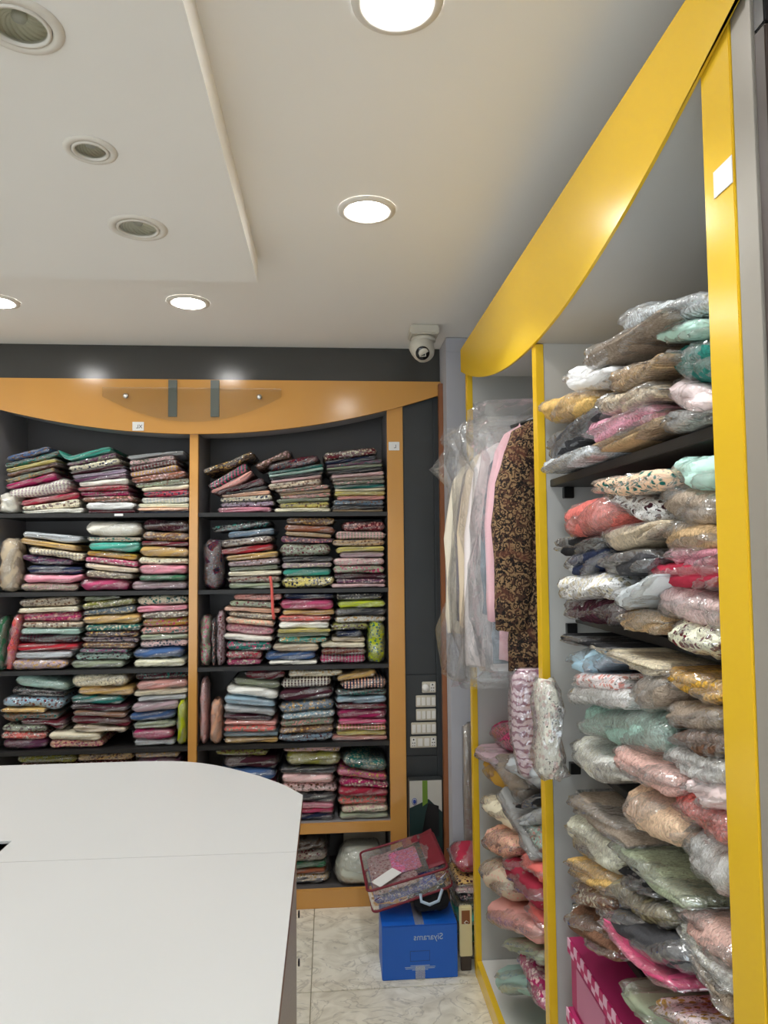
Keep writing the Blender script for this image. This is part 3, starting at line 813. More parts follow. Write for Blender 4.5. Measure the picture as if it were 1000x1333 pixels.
# every line: left x, left y, right x, right y, thickness (photo crop pixels), colour, pattern; stacks are separated by '/'
BACK = {
('L', 0, 0, 570, 4.0): """30 105 255 45 20 blue f;15 143 305 72 22 teal f;25 170 290 108 16 yellow p;30 193 300 132 18 brown f;20 222 275 158 20 sage f;22 255 285 185 26 magenta p;35 297 355 222 50 mauve s;95 342 405 288 32 crimson p;105 372 410 326 30 cream f;110 391 430 370 22 ivory p
/300 122 575 45 20 turquoise p;340 140 600 75 20 plum f;350 160 620 112 26 cream f;365 182 635 142 15 wine p;370 202 650 166 20 lilac p;380 221 655 188 17 plum p;405 240 665 215 22 ivory p;400 266 668 255 24 crimson f;412 291 665 283 20 magenta f;420 320 690 310 26 brown f;440 353 695 350 36 white p;450 385 700 384 18 maroon p
/660 100 955 72 18 silver p;665 128 905 96 26 blush f;668 158 920 120 24 grey s;672 190 925 146 24 lilac s;680 222 965 178 28 rust f;700 248 985 216 24 sage f;735 270 985 248 20 cream p;745 292 985 282 26 crimson f;730 322 985 318 30 silver s;712 350 985 349 20 cream p;712 371 985 371 18 peach p;718 391 985 391 16 navy p""",
('L', 1, 0, 670, 4.0): """105 98 412 128 32 silver p;96 134 390 178 34 gold p;140 178 430 222 36 taupe s;105 222 370 252 34 plum f;130 284 420 290 42 navy p;112 332 425 338 48 pink p;92 372 395 374 28 beige f
/430 68 730 74 84 ivory p;450 126 730 128 20 beige f;455 162 725 160 40 turquoise p;440 200 705 220 32 mustard f;435 230 712 258 28 rose f;438 262 715 292 24 beige p;440 302 690 325 32 taupe f;405 356 665 362 46 rose p
/735 52 985 60 66 wine f;735 108 985 118 48 brown f;730 146 985 152 20 maroon p;722 188 985 194 52 gold p;712 236 980 242 34 cream f;715 283 970 287 50 pink p;720 328 965 330 30 green p;675 364 970 364 34 mauve p""",
('L', 2, 0, 770, 4.0): """90 66 405 50 52 beige f;88 104 405 90 28 cream p;108 138 415 128 42 magenta f;105 176 428 176 30 beige f;100 209 415 210 30 mint p;80 249 405 250 44 charcoal s;75 294 400 294 38 red p;68 336 370 330 36 silver p;50 376 345 374 38 mauve f
/430 42 620 26 26 sage f;420 82 700 48 40 olive f;425 120 700 90 38 steel f;422 156 728 138 46 gold p;438 192 728 188 32 teal f;440 224 715 224 28 wine f;420 252 715 254 28 mauve f;420 282 700 284 30 brown f;410 310 665 312 22 plum f;380 342 670 342 36 mint f;360 379 640 378 32 sage p
/705 48 975 48 56 cream f;705 96 975 86 34 pink p;735 128 980 116 32 taupe f;735 168 980 156 42 mustard f;725 208 980 198 36 salmon f;725 242 980 234 28 sage p;720 276 975 268 36 blush f;685 330 950 318 56 blue p;690 375 960 370 36 cream p""",
('L', 3, 0, 870, 4.0): """70 58 350 106 64 mint p;45 112 330 148 36 black f;0 180 325 186 56 sky f;0 222 230 222 18 gold p;0 250 300 254 32 brown f;100 286 330 290 28 maroon p;0 318 235 320 36 sage f;0 355 235 356 34 coral f;0 392 232 392 34 plum p
/360 72 660 56 72 cream f;395 128 690 124 46 gold p;362 168 635 172 42 teal p;362 206 660 214 32 wine p;380 236 655 246 26 brown p;362 272 670 290 48 maroon p;372 312 650 328 28 beige p;245 358 520 366 44 cream p;245 394 530 396 26 peach f
/700 42 970 34 46 wine f;705 96 980 80 52 salmon p;690 138 975 118 28 cream p;712 170 970 150 28 silver p;680 212 930 190 50 mauve p;665 264 910 244 44 blue p;690 305 910 294 36 sage p;682 352 900 346 54 magenta p;690 388 905 386 18 silver p""",
('L', 4, 0, 870, 4.0): """75 475 390 470 62 olive f;75 540 390 540 66 brown f;75 606 390 606 66 rose p;75 672 390 672 66 navy p;75 738 390 738 66 cream p;75 792 390 792 40 teal p
/392 465 690 450 60 gold f;392 532 690 526 66 maroon f;392 600 690 600 66 sky p;392 668 690 668 66 mauve p;392 735 690 735 66 green f;392 790 690 790 42 cream p
/700 445 930 440 48 taupe f;700 502 930 500 62 plum p;700 568 930 568 66 coral p;700 636 930 636 66 steel p;700 704 930 704 66 gold p;700 768 930 768 60 wine p""",
('R', 0, 255, 570, 3.92): """35 178 290 78 30 choco f;60 250 262 130 34 rose s;75 282 285 170 24 salmon p;110 292 350 212 30 wine f;150 292 362 248 20 charcoal p;130 303 378 274 22 peach p;122 318 388 298 24 cream f;122 340 398 330 22 lilac f;108 365 385 362 24 pink p
/305 150 480 66 30 brown f;370 150 628 96 46 maroon f;366 182 648 136 15 teal p;370 197 652 153 15 mint p;374 212 650 172 16 charcoal p;380 226 642 192 16 blush p;366 248 640 218 30 beige f;408 272 680 244 20 taupe f;425 290 690 266 18 tan p;430 306 690 288 20 salmon f;412 322 682 310 18 sage p;425 343 682 332 26 yellow f;398 368 690 366 22 cream p
/652 96 925 64 44 maroon f;660 124 922 92 18 navy p;664 143 952 112 15 plum f;666 160 955 132 14 sage p;670 176 955 152 16 charcoal p;690 196 962 174 18 blush p;695 214 964 196 17 taupe p;700 232 966 218 17 sage f;704 250 968 240 20 teal p;708 266 968 260 14 cream p;706 284 968 280 22 yellow p;720 305 968 302 20 salmon p;700 330 962 329 30 steel f;695 354 960 353 20 charcoal p;695 373 956 373 14 tan p""",
('R', 1, 255, 665, 3.92): """82 96 380 56 38 black f;160 126 400 100 36 steel p;125 168 390 142 40 taupe f;118 212 395 180 36 red p;150 246 420 216 32 gold p;160 276 428 254 32 mauve f;168 300 420 286 22 sage p;160 326 438 316 30 cream p;160 354 430 348 34 taupe f;165 381 430 380 24 sage p
/460 50 710 46 38 brown f;450 86 710 98 38 rust p;455 114 692 130 24 tan p;430 142 700 158 34 plum f;425 200 690 202 72 sage f;440 250 700 246 30 charcoal p;436 282 695 276 32 mauve f;440 318 690 308 40 turquoise p;436 364 708 360 54 yellow f
/745 76 970 78 54 maroon f;712 124 970 126 44 sage s;696 164 965 162 34 tan f;715 196 965 192 26 yellow p;735 224 965 221 28 mauve p;700 260 965 258 40 blush f;700 300 965 299 40 sage f;705 334 970 333 28 wine p;715 359 970 358 22 plum f;690 381 970 381 18 blush p""",
('R', 2, 255, 765, 3.92): """190 42 440 48 42 salmon f;170 80 400 88 30 sage f;140 108 430 122 26 peach p;165 134 410 152 24 taupe f;150 164 400 190 34 peach f;145 208 395 232 52 pink f;136 252 390 268 34 ivory p;150 298 385 306 48 teal f;150 346 335 346 40 crimson f;152 384 330 384 34 rose f
/450 38 705 36 38 navy p;426 88 705 88 54 rose p;440 130 710 129 28 gold p;420 160 690 159 30 coral f;420 194 682 193 38 ivory p;416 223 690 220 20 yellow p;412 244 682 241 22 sage p;420 272 670 267 32 turquoise f;390 310 628 308 44 beige p;350 354 612 350 46 blue p;370 388 620 386 24 ivory p
/716 46 955 42 42 charcoal d;725 88 968 82 36 lime p;712 128 970 124 42 charcoal p;710 166 970 160 34 ivory f;692 204 880 198 36 olive f;715 238 850 234 30 navy p;692 264 866 268 24 beige p;638 294 866 297 30 cream p;640 328 868 330 34 maroon s;632 374 868 374 54 mauve s""",
('R', 3, 255, 865, 3.92): """250 52 455 46 36 maroon p;190 86 430 110 34 sage p;150 130 420 162 54 ivory p;140 180 405 212 44 sky p;138 228 402 254 48 silver p;140 270 385 286 28 wine p;142 300 410 308 28 salmon p;140 334 410 334 36 coral f;138 364 420 360 26 sky p;142 388 420 386 22 gold p
/470 46 748 48 38 cream f;430 104 690 92 54 wine s;422 168 700 146 60 wine p;426 230 705 204 52 steel f;440 276 710 250 36 sky f;430 312 705 290 36 sage f;426 348 705 332 38 brown f;420 383 700 374 38 steel f
/722 80 920 40 38 gold p;745 114 975 92 56 peach s;716 152 975 144 34 charcoal f;716 188 975 182 38 sky p;720 219 975 216 26 maroon p;720 260 975 256 52 magenta p;728 298 975 296 28 rose p;716 328 975 328 28 olive s;716 356 975 355 28 yellow p;692 382 980 382 22 salmon p""",
('R', 4, 255, 960, 3.846): """95 70 360 68 46 olive f;135 130 410 136 60 wine p;110 194 400 194 60 blue p;110 256 400 256 60 rose f;110 318 400 318 60 cream p;110 378 400 378 56 sage p
/436 56 725 58 38 blush f;450 116 725 118 72 olive p;422 168 700 168 26 charcoal p;430 208 690 210 46 blush p;430 260 708 264 46 blush f;460 305 700 308 38 charcoal p;470 346 690 348 30 pink p;472 374 690 375 24 rose p;475 400 690 400 22 navy p
/736 118 960 152 72 teal f;706 178 960 214 44 rose f;716 224 965 250 34 magenta f;712 276 965 286 46 crimson p;712 328 960 326 44 coral f;730 370 970 358 34 cream f;720 402 970 396 26 sage p"""}
SHELFW = ['top', 'second', 'third', 'fourth', 'fifth']
STK = {'L': ['inner-side stack', 'middle stack', 'centre-post stack'], 'R': ['centre-post stack', 'middle stack', 'end-post stack']}
BAYW = {'L': 'bay without switch panel', 'R': 'bay beside switch panel'}
YP = YF+.02
for (bay, sh, ox, oy, sc), data in BACK.items():
    zs = SH[sh]; items = []
    for si, stack in enumerate(data.split('/')):
        rows = [r.split() for r in stack.strip().split(';')]
        for ri, r in enumerate(rows):
            x0, y0, x1, y1, th = [float(v) for v in r[:5]]
            A = on_y(ox+x0/sc, oy+y0/sc, YP); B = on_y(ox+x1/sc, oy+y1/sc, YP)
            A[0] = max(A[0], XL+.008); A[0] = max(A[0], XD1+.006) if bay == 'R' else A[0]
            B[0] = min(B[0], XD0-.006) if bay == 'L' else min(B[0], XP0-.006)
            items.append((A, B, th/sc*YP/F, r[5], KN[r[6]], si, ri))
    items.sort(key=lambda q: min(q[0][2], q[1][2])+max(q[0][2], q[1][2]))
    hf = Heights(XL-.1, XP1, zs)
    for idx, (A, B, k, col, kind, si, ri) in enumerate(items):
        pr_ = hf.settle(A[0], B[0], A[2], B[2], k, k, .03, zmax=(SH[sh-1]-.020 if sh else 2.0))
        lab = f"{col} {KW[kind]} garment packet, {ORD[ri]} from top, {STK[bay][si]}, {SHELFW[sh]} shelf, {BAYW[bay]}"
        dy = ((ri*37+si*11+sh*7) % 10)/10*.016
        A[1] += dy; B[1] += dy
        pack('garment_packet', A, B, k, k, .27, 0, col, kind, lab, 'garment packet', f'garment packets on the {SHELFW[sh]} shelf of the orange shelving', M['film'], puff=.42, amp=.2, crumple=.36, prof=pr_, flap=.0035)

# ------------------------------------------------------------------ upright rolls and bundles beside the stacks
def upright(x0, x1, y0, y1, col, kind, label, sc, ox, oy, zs, lean=0.0, depth=.14, rib=0, seed=1, name='garment_bundle'):
    a = on_y(ox+x0/sc, oy+y1/sc, YP); b_ = on_y(ox+x1/sc, oy+y0/sc, YP)
    cx = (a[0]+b_[0])/2; wd = b_[0]-a[0]; z1 = b_[2]; h = z1-zs
    o = thing(name, label, 'garment packet', (cx, YP, zs+.001), 0, 'upright bundles between the stacks')
    rg = random.Random(seed); R = []
    prof = [(0, .55), (.03, .8), (.1, .95), (.25, 1), (.4, 1), (.55, .97), (.7, 1), (.85, .95), (.94, .8), (1, .5)]
    for f, s in prof[::-1]:
        b2 = (1-.12*abs(math.cos(rib*math.pi*f))) if rib else 1
        R.append((lean*(f-.5), depth/2, h*f+.003, wd*.43*s*b2, depth/2*s))
    c = loft('folded_cloth', R, M[kind], o, seed=seed, amp=.08)
    c.color = srgb(*C[col]); c['c2'] = list(srgb(*sec_colour(rg, col, kind)))[:3]
    R2 = [(x, y, z, rx+.003, ry+.004) for x, y, z, rx, ry in R]
    loft('plastic_wrap', R2, M['film'], o, seed=seed+9, amp=.13)
    return o
upright(-30, 96, 128, 392, 'beige', 'plain', 'beige woven roll standing upright beside pale packets, second shelf', 4, 0, 670, SH[1], .0, seed=3)
upright(28, 92, 128, 385, 'coral', 'floral', 'coral embroidered roll standing upright at the third shelf end', 4, 0, 770, SH[2], .03, seed=4)
upright(-25, 24, 140, 385, 'green', 'plain', 'green roll standing upright behind the coral roll, third shelf', 4, 0, 770, SH[2], .0, seed=5)
upright(912, 976, 165, 405, 'lime', 'plain', 'lime green packet standing on end against the centre post', 4, 0, 870, SH[3], .0, seed=6)
upright(22, 145, 150, 385, 'maroon', 'brocade', 'crumpled maroon foil packet standing by centre post, second shelf', 3.92, 255, 665, SH[1], .0, seed=7)
upright(12, 78, 152, 390, 'sage', 'floral', 'sage green patterned roll standing against centre post, third shelf', 3.92, 255, 765, SH[2], .0, seed=8)
upright(80, 98, 165, 390, 'charcoal', 'floral', 'narrow black and white packet standing on end, third shelf', 3.92, 255, 765, SH[2], .0, seed=9)
upright(99, 146, 125, 390, 'mauve', 'floral', 'dusty pink packet standing on end by third shelf stack', 3.92, 255, 765, SH[2], .0, seed=10)
upright(12, 58, 85, 385, 'blush', 'dots', 'pale dotted roll standing against centre post, fourth shelf', 3.92, 255, 865, SH[3], .0, seed=11)
upright(60, 136, 195, 385, 'peach', 'plain', 'peach quilted bundle standing on end, fourth shelf', 3.92, 255, 865, SH[3], .0, rib=6, seed=12)
upright(872, 974, 178, 388, 'lime', 'floral', 'yellow-green crumpled packet standing on end by end post', 3.92, 255, 765, SH[2], .0, seed=13)
upright(-30, 90, 290, 393, 'ivory', 'plain', 'crumpled clear bag of ivory cloth slumped at top shelf end', 4, 0, 570, SH[0], .0, seed=14)
# orange ribbon hanging over the third shelf stack
a = on_y(352, 750, YP-.004); b_ = on_y(357, 806, YP-.004)
V, Fc = [], []
for i in range(9):
    f = i/8; z = a[2]+(b_[2]-a[2])*f; x = a[0]+(b_[0]-a[0])*f+.002*math.sin(6*f); y = YP-.012+.003*math.sin(4*f)
    V += [(x-.006, y, z), (x+.006, y, z), (x+.006, y+.0015, z), (x-.006, y+.0015, z)]
for i in range(8):
    for j in range(4): Fc.append((i*4+j, i*4+(j+1) % 4, i*4+4+(j+1) % 4, i*4+4+j))
Fc += [(3, 2, 1, 0), (32, 33, 34, 35)]
o = mesh_obj('fabric_ribbon', V, Fc, M['plain'], None, True); o.color = srgb(*C['coral']); o['c2'] = list(srgb(*C['salmon']))[:3]
tag(o, 'narrow coral ribbon hanging down across the third shelf packets', 'ribbon')

# packets and bundle in the bottom compartment
for i, (x0, y0, x1, y1, th, col, kind) in enumerate([(372, 1103, 424, 1100, 16, 'choco', 'plain'), (372, 1119, 426, 1114, 14, 'taupe', 'floral'), (372, 1129, 425, 1126, 8, 'green', 'plain'), (372, 1136, 424, 1135, 7, 'rust', 'plain'), (372, 1145, 428, 1144, 10, 'beige', 'floral'), (372, 1154, 422, 1154, 8, 'charcoal', 'plain')]):
    A = on_y(x0, y0, YF+.06); B = on_y(x1, y1, YF+.06); k = th*(YF+.06)/F
    A[2] = max(A[2], .0755+k/2); B[2] = max(B[2], .0755+k/2)
    pack('garment_packet', A, B, k, k, .24, 0, col, kind, f'{col} {KW[kind]} packet in the open bottom compartment, {ORD[i]} from top', 'garment packet', 'packets in the bottom compartment', M['film'])
o = thing('cloth_bundle', 'soft white-green bundle in clear bag in the bottom compartment', 'garment packet', (.128, 3.228, .079))
R = [(.0, 0, .15, .03, .03), (.005, 0, .146, .07, .05), (.0, 0, .12, .09, .065), (0, 0, .08, .105, .07), (0, 0, .04, .108, .072), (0, 0, .012, .10, .068), (0, 0, .002, .08, .05)]
c = loft('folded_cloth', R, M['plain'], o, seed=21, amp=.06); c.color = srgb(206, 210, 196, ); c['c2'] = [.5, .55, .42]
loft('plastic_wrap', [(x, y, z*1.05, rx+.004, ry+.006) for x, y, z, rx, ry in R], M['film2'], o, seed=22, amp=.06)
tag(box('storage_box', .06, .25, 3.345, 3.48, .0742, .25, M['offwhite'], bev=.003), 'plain white box at the back of the bottom compartment', 'box')

# ------------------------------------------------------------------ fluffy packets in the yellow unit, near bay
NEAR = [
 """702 611 764 590 24 silver k;762 588 858 553 22 tan u;846 545 926 541 28 grey u;706 583 772 537 32 charcoal u;752 560 840 533 27 pink k;694 536 760 514 26 gold u;772 526 846 508 26 beige k;728 494 792 498 40 ivory p;780 490 858 476 22 tan k;840 498 927 514 36 blush p;752 456 858 440 32 taupe u;858 470 924 446 44 teal u;836 428 926 409 18 mint p;790 418 924 376 38 silver k""",
 """848 612 930 604 42 mint p;768 640 852 622 30 peach f;832 647 932 650 38 taupe u;724 676 786 662 42 coral u;785 663 848 660 40 cream f;778 699 860 694 30 beige u;842 690 932 702 38 tan u;719 712 778 706 24 black u;731 731 780 724 24 navy u;775 734 838 729 30 charcoal u;845 720 892 722 18 pink u;820 745 932 745 28 crimson p;718 764 790 757 28 blush f;790 768 848 774 24 silver p;836 776 936 796 42 blush u;728 789 800 788 24 wine k;798 800 846 806 20 tan u;846 814 938 838 32 cream f""",
 """727 822 790 826 22 black u;735 862 790 838 22 sky p;766 868 846 846 38 beige u;815 900 848 884 28 taupe u;836 896 940 888 50 mustard k;742 884 800 888 18 blush f;733 905 806 910 28 ivory u;748 936 850 950 48 mint r;848 928 942 944 34 taupe u;856 958 944 976 30 brown k;850 988 948 1024 40 ivory r;732 966 810 1018 30 cream u;788 984 868 1028 38 salmon u;866 1026 948 1064 34 blush p;800 1030 868 1082 40 peach u;848 1046 952 1108 44 coral k;858 1094 956 1166 46 ivory u""",
 """734 1028 814 1072 34 taupe u;728 1072 796 1122 44 cream u;788 1098 886 1166 42 sage u;796 1128 852 1168 20 black u;732 1124 788 1152 24 gold u;738 1150 786 1180 20 brown f;784 1156 862 1198 32 khaki k;730 1182 798 1250 28 brown u;784 1196 880 1252 42 charcoal p;780 1218 868 1278 16 rose p;868 1190 958 1262 42 salmon u;870 1240 960 1310 34 cream u;876 1284 962 1346 34 taupe u;842 1310 902 1350 30 blush f;800 1276 842 1330 18 sage p"""]
KN['r'] = 'rib'
XPK = .488
KWN = dict(p='smooth', f='printed', k='knitted', u='fluffy', r='padded')
for sh, data in enumerate(NEAR):
    rows = [r.split() for r in data.split(';')]; used = set()
    cent = [((float(r[0])+float(r[2]))/2, (float(r[1])+float(r[3]))/2) for r in rows]
    items = []
    for i, r in enumerate(rows):
        x0, y0, x1, y1, th = [float(v) for v in r[:5]]
        fx = XPK + ((i*29+sh*13) % 10)/10*.02
        A = on_x(x0, y0, fx); B = on_x(x1, y1, fx)
        ta = th*A[1]/F*1.08; tb = th*B[1]/F*1.08
        A[1] = min(A[1], 1.688); B[1] = max(B[1], .935)
        if B[1] < .97: B[1] = .935; fx = max(fx, .514); A[0] = B[0] = fx
        order = sorted((j for j in range(len(rows)) if j != i), key=lambda j: (cent[j][0]-cent[i][0])**2+(cent[j][1]-cent[i][1])**2)
        for j in order:
            rr = rows[j]
            lab = f"{r[5]} {KWN[r[6]]} bagged garment by the {rr[5]} {KWN[rr[6]]} one, {SHELFW[sh]} shelf, yellow unit"
            if lab not in used: break
        used.add(lab)
        items.append((A, B, ta, tb, r, lab))
    items.sort(key=lambda q: q[0][2]+q[1][2])
    hf = Heights(.85, 1.75, NSH[sh])
    for A, B, ta, tb, r, lab in items:
        ep_ = .75 if r[6] != 'r' else .5
        pr_ = hf.settle(A[1], B[1], A[2], B[2], ta, tb, .06, over=1.6, keep=.6, sink=.014, straight=True, zmax=(NSH[sh-1]-.021 if sh else 2.005))
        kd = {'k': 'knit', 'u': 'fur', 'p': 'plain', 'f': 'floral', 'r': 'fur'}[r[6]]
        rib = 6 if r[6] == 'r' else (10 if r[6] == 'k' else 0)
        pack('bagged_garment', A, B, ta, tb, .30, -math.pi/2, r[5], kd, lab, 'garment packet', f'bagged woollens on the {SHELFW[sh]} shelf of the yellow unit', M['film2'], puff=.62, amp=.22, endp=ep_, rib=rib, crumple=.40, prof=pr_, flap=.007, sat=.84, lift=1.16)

# pink checked gift boxes on the lowest shelf in view
M['check'] = None
mt, nt, b = base_mat('pink_check', rough=.5)
tc = nn(nt, 'ShaderNodeTexCoord'); ck = nn(nt, 'ShaderNodeTexChecker'); ck.inputs['Scale'].default_value = 48
ck.inputs['Color1'].default_value = srgb(196, 24, 104); ck.inputs['Color2'].default_value = srgb(240, 190, 214)
nt.links.new(tc.outputs['Object'], ck.inputs['Vector']); nt.links.new(ck.outputs[0], b.inputs['Base Color']); M['check'] = mt
M['pinkcard'] = mottled('pink_card', srgb(190, 50, 110), srgb(176, 40, 98), 12, .5)
M['palecard'] = mottled('pale_pink_card', srgb(206, 130, 160), srgb(196, 118, 150), 12, .5)
for i, (z, lab) in enumerate([(NSH[4]+.001, 'pink gift box with checked lid edge, lower of two'), (NSH[4]+.149, 'pink gift box with checked lid edge, upper of two')]):
    o = thing('gift_box', lab, 'box', (.515+.006*i, 1.46, z), 0, 'pink checked gift boxes')
    box('carton', .006, .26, -.15, .14, 0, .112, M['pinkcard'], o, bev=.002)
    box('lid', .003, .266, -.156, .146, .1125, .143, M['pinkcard'], o, bev=.002)
    box('lid_trim', 0, .0028, -.156, .146, .1125, .143, M['check'], o, bev=.0006)
    box('front_panel', .0035, .0058, -.06, .10, .012, .10, M['palecard'], o, bev=.0006)

# printed white bag hanging over the yellow post
o = thing('printed_bag', 'white printed plastic bag hanging over the edge beside the yellow post', 'bag', (.485, 1.60, 1.00))
R = [(0, 0, .20, .022, .030), (.0, 0, .185, .03, .05), (0, .004, .15, .034, .055), (0, 0, .10, .03, .05), (0, -.004, .05, .034, .052), (0, 0, .02, .038, .06), (0, 0, 0, .02, .035)]
R = [(x, y, z*1.05, rx*.7, ry*.75) for x, y, z, rx, ry in R]
c = loft('body', R, M['floral'], o, seed=31, amp=.14); c.color = srgb(*C['ivory']); c['c2'] = list(srgb(222, 196, 186))[:3]
loft('plastic_wrap', [(x, y, z, rx+.006, ry+.008) for x, y, z, rx, ry in R], M['film2'], o, seed=32, amp=.2)

# ------------------------------------------------------------------ hanging clothes in the far bay
def garment(y, xs, zt, zb, col, kind, lab, sl=(.0, .0), slz=None, cover=True, seed=1, c2=None, thick=.026, wide=.055, pull=0.0):
    o = thing('hanging_garment', lab, 'garment', (.66, y, zb), 0, 'garments hanging on the rail')
    X = xs-.66; H = zt-zb; top = zt-zb
    body = [(.02, 0, top+.035, .035, .018), (.02, 0, top+.025, .075, .024), (.01, 0, top, .13, .026), (.005, 0, top-.05, .165, thick), (.0, 0, top-.16, .175, thick),
            (0, 0, top*.62, .170, thick), (0, 0, top*.45, .172, thick), (-.003, .004, top*.28, .18, thick+.003), (-.004, -.003, top*.12, .186, thick+.004), (-.004, 0, .0, .188, thick+.002)]
    def col_it(c):
        c.color = srgb(*C[col]) if isinstance(col, str) else srgb(*col); c['c2'] = list(srgb(*(c2 or tuple(min(255, v*.9) for v in (C[col] if isinstance(col, str) else col)))))[:3]
    c = loft('body', body, M[kind], o, seed=seed, amp=.06, n=24); col_it(c)
    zs = slz if slz is not None else zt-.58
    s0 = zs-zb
    x0 = X+wide
    sl_r = [(x0+.075, -.002, top-.006, .03, .016), (x0+.055, -.004, top-.03, .05, .026), (x0+.035, -.006, top-.08, .058, .03), (x0+.012, -.008, top-.17, wide+.002, .032), (x0-.002+pull*.3, -.01, top-.28, wide, .031),
            (x0-.006+pull*.7, -.012, s0+(top-.28-s0)*.55, wide*.92, .029), (x0-.008+pull, -.012, s0+.06, wide*.84, .027), (x0-.01+pull, -.012, s0+.004, wide*.80, .026), (x0-.01+pull, -.012, s0, wide*.7, .02)]
    c = loft('sleeve', sl_r, M[kind], o, seed=seed+3, amp=.07, n=20); col_it(c)
    tube('hanger_hook', [(.04, 0, top+.03), (.04, 0, 1.955-zb), (.055, 0, 1.992-zb), (.04, 0, 2.0015-zb), (.022, 0, 1.99-zb)], .0016, M['metal'], o, 6)
    tube('hanger_bar', [(-.15, 0, top-.01), (-.06, 0, top+.022), (.04, 0, top+.034), (.12, 0, top+.02), (.18, 0, top-.012)], .005, M['blackp'], o, 8)
    if cover:
        e = .018
        cv = [(.0, 0, top+.07, .06, .008), (-.06+X*.1, 0, top+.062, .16, .016), (-.06, 0, top+.03, .205, .026), (-.035, 0, top-.04, .222, .034), (-.03, 0, top-.10, .205, .036),
              (-.03, 0, top*.6, .215, .038), (-.03, 0, top*.4, .222, .040), (-.035, 0, top*.18, .225, .042), (-.035, 0, -.02, .226, .044), (-.03, 0, -.05, .215, .04)]
        loft('plastic_cover', cv, M['cover'], o, seed=seed+7, amp=.14, n=26, cap=False, freq=2)
    return o
garment(2.50, .405, 1.83, 1.10, (232, 222, 202), 'plain', 'cream garment in clear cover, last on the rail by far yellow post', slz=1.22, seed=41)
garment(2.40, .425, 1.84, 1.13, (110, 104, 116), 'plain', 'grey-mauve garment in clear cover, second from far yellow post', slz=1.27, seed=42)
garment(2.30, .415, 1.84, 1.12, (222, 204, 178), 'plain', 'beige garment in clear cover hanging third from the far yellow post', slz=1.26, seed=43)
garment(2.17, .418, 1.84, 1.14, (236, 226, 224), 'plain', 'pinkish-white garment in clear cover hanging beside the beige one', slz=1.16, seed=44, wide=.05, pull=-.01)
garment(2.06, .440, 1.83, 1.18, (104, 120, 132), 'plain', 'steel blue garment in clear cover hanging beside the pink one', slz=1.32, seed=45)
garment(1.97, .432, 1.86, 1.20, (238, 192, 200), 'plain', 'pale pink garment hanging next to the brown paisley jacket', slz=1.31, seed=46)
garment(1.865, .43, 1.85, 1.19, (146, 118, 86), 'brocade', 'brown paisley jacket hanging at the front of the rail', slz=1.295, seed=47, cover=False, c2=(74, 52, 42), thick=.034)
# loose knit, dark weave and bundles under the clothes
o = thing('striped_knit', 'pink and white wavy striped knit hanging below the paisley jacket', 'garment', (.515, 1.83, .93), 0)
R = [(.01, 0, .27, .045, .02), (.0, 0, .25, .05, .028), (0, 0, .18, .052, .03), (0, 0, .10, .05, .03), (.005, 0, .04, .046, .028), (.008, 0, .008, .04, .024), (.008, 0, 0, .03, .016)]
c = loft('body', R, M['zigzag'], o, seed=51, amp=.06); c.color = srgb(226, 200, 208); c['c2'] = list(srgb(150, 84, 112))[:3]
loft('plastic_wrap', [(x, y, z, rx+.006, ry+.006) for x, y, z, rx, ry in R], M['film2'], o, seed=52, amp=.12)
FAR = """622 964 664 962 40 black s .56;616 985 652 1004 16 mustard p .53;614 972 640 1000 12 mauve p .50;640 1006 672 1014 22 taupe p .51;655 1034 706 1014 34 silver p .495;668 1058 706 1046 12 black p .50;672 1070 706 1062 10 silver p .505;624 1046 662 1062 22 cream p .51;684 1098 708 1092 26 mint f .51;646 1078 690 1108 26 grey p .50;624 1088 662 1118 34 peach f .495;674 1120 706 1150 24 coral p .505;620 1138 656 1160 40 beige d .49;650 1150 706 1186 42 crimson p .495;628 1182 692 1250 40 salmon p .49;682 1208 710 1232 22 coral p .51;652 1246 704 1286 22 sage p .50;638 1272 694 1298 30 mint p .51;672 1322 716 1346 38 magenta f .50"""
items = []
for i, r in enumerate(FAR.split(';')):
    q = r.split(); x0, y0, x1, y1, th = [float(v) for v in q[:5]]; fx = float(q[7])
    A = on_x(x0, y0, fx); B = on_x(x1, y1, fx); ta = th*A[1]/F*1.28; tb = th*B[1]/F*1.28
    A[1] = min(A[1], 2.562); B[1] = max(B[1], 1.768)
    near_r = FAR.split(';')[i-1].split() if i else FAR.split(';')[1].split()
    items.append((A, B, ta, tb, q, near_r))
items.sort(key=lambda v: v[0][2]+v[1][2])
hf = Heights(1.7, 2.65, .061)
for A, B, ta, tb, q, near_r in items:
    kd = {'p': 'plain', 'f': 'floral', 's': 'stripe', 'd': 'dots'}[q[6]]
    pr_ = hf.settle(A[1], B[1], A[2], B[2], ta, tb, .09, over=1.8, keep=.7, sink=.01, straight=True)
    pack('bagged_garment', A, B, ta, tb, .27, -math.pi/2, q[5], kd, f'{q[5]} {KW[kd]} packet heaped under the hanging clothes, next to the {near_r[5]} one', 'garment packet', 'packets heaped under the hanging clothes', M['film2'], puff=.6, amp=.2, crumple=.42, prof=pr_, endp=.7, flap=.010)
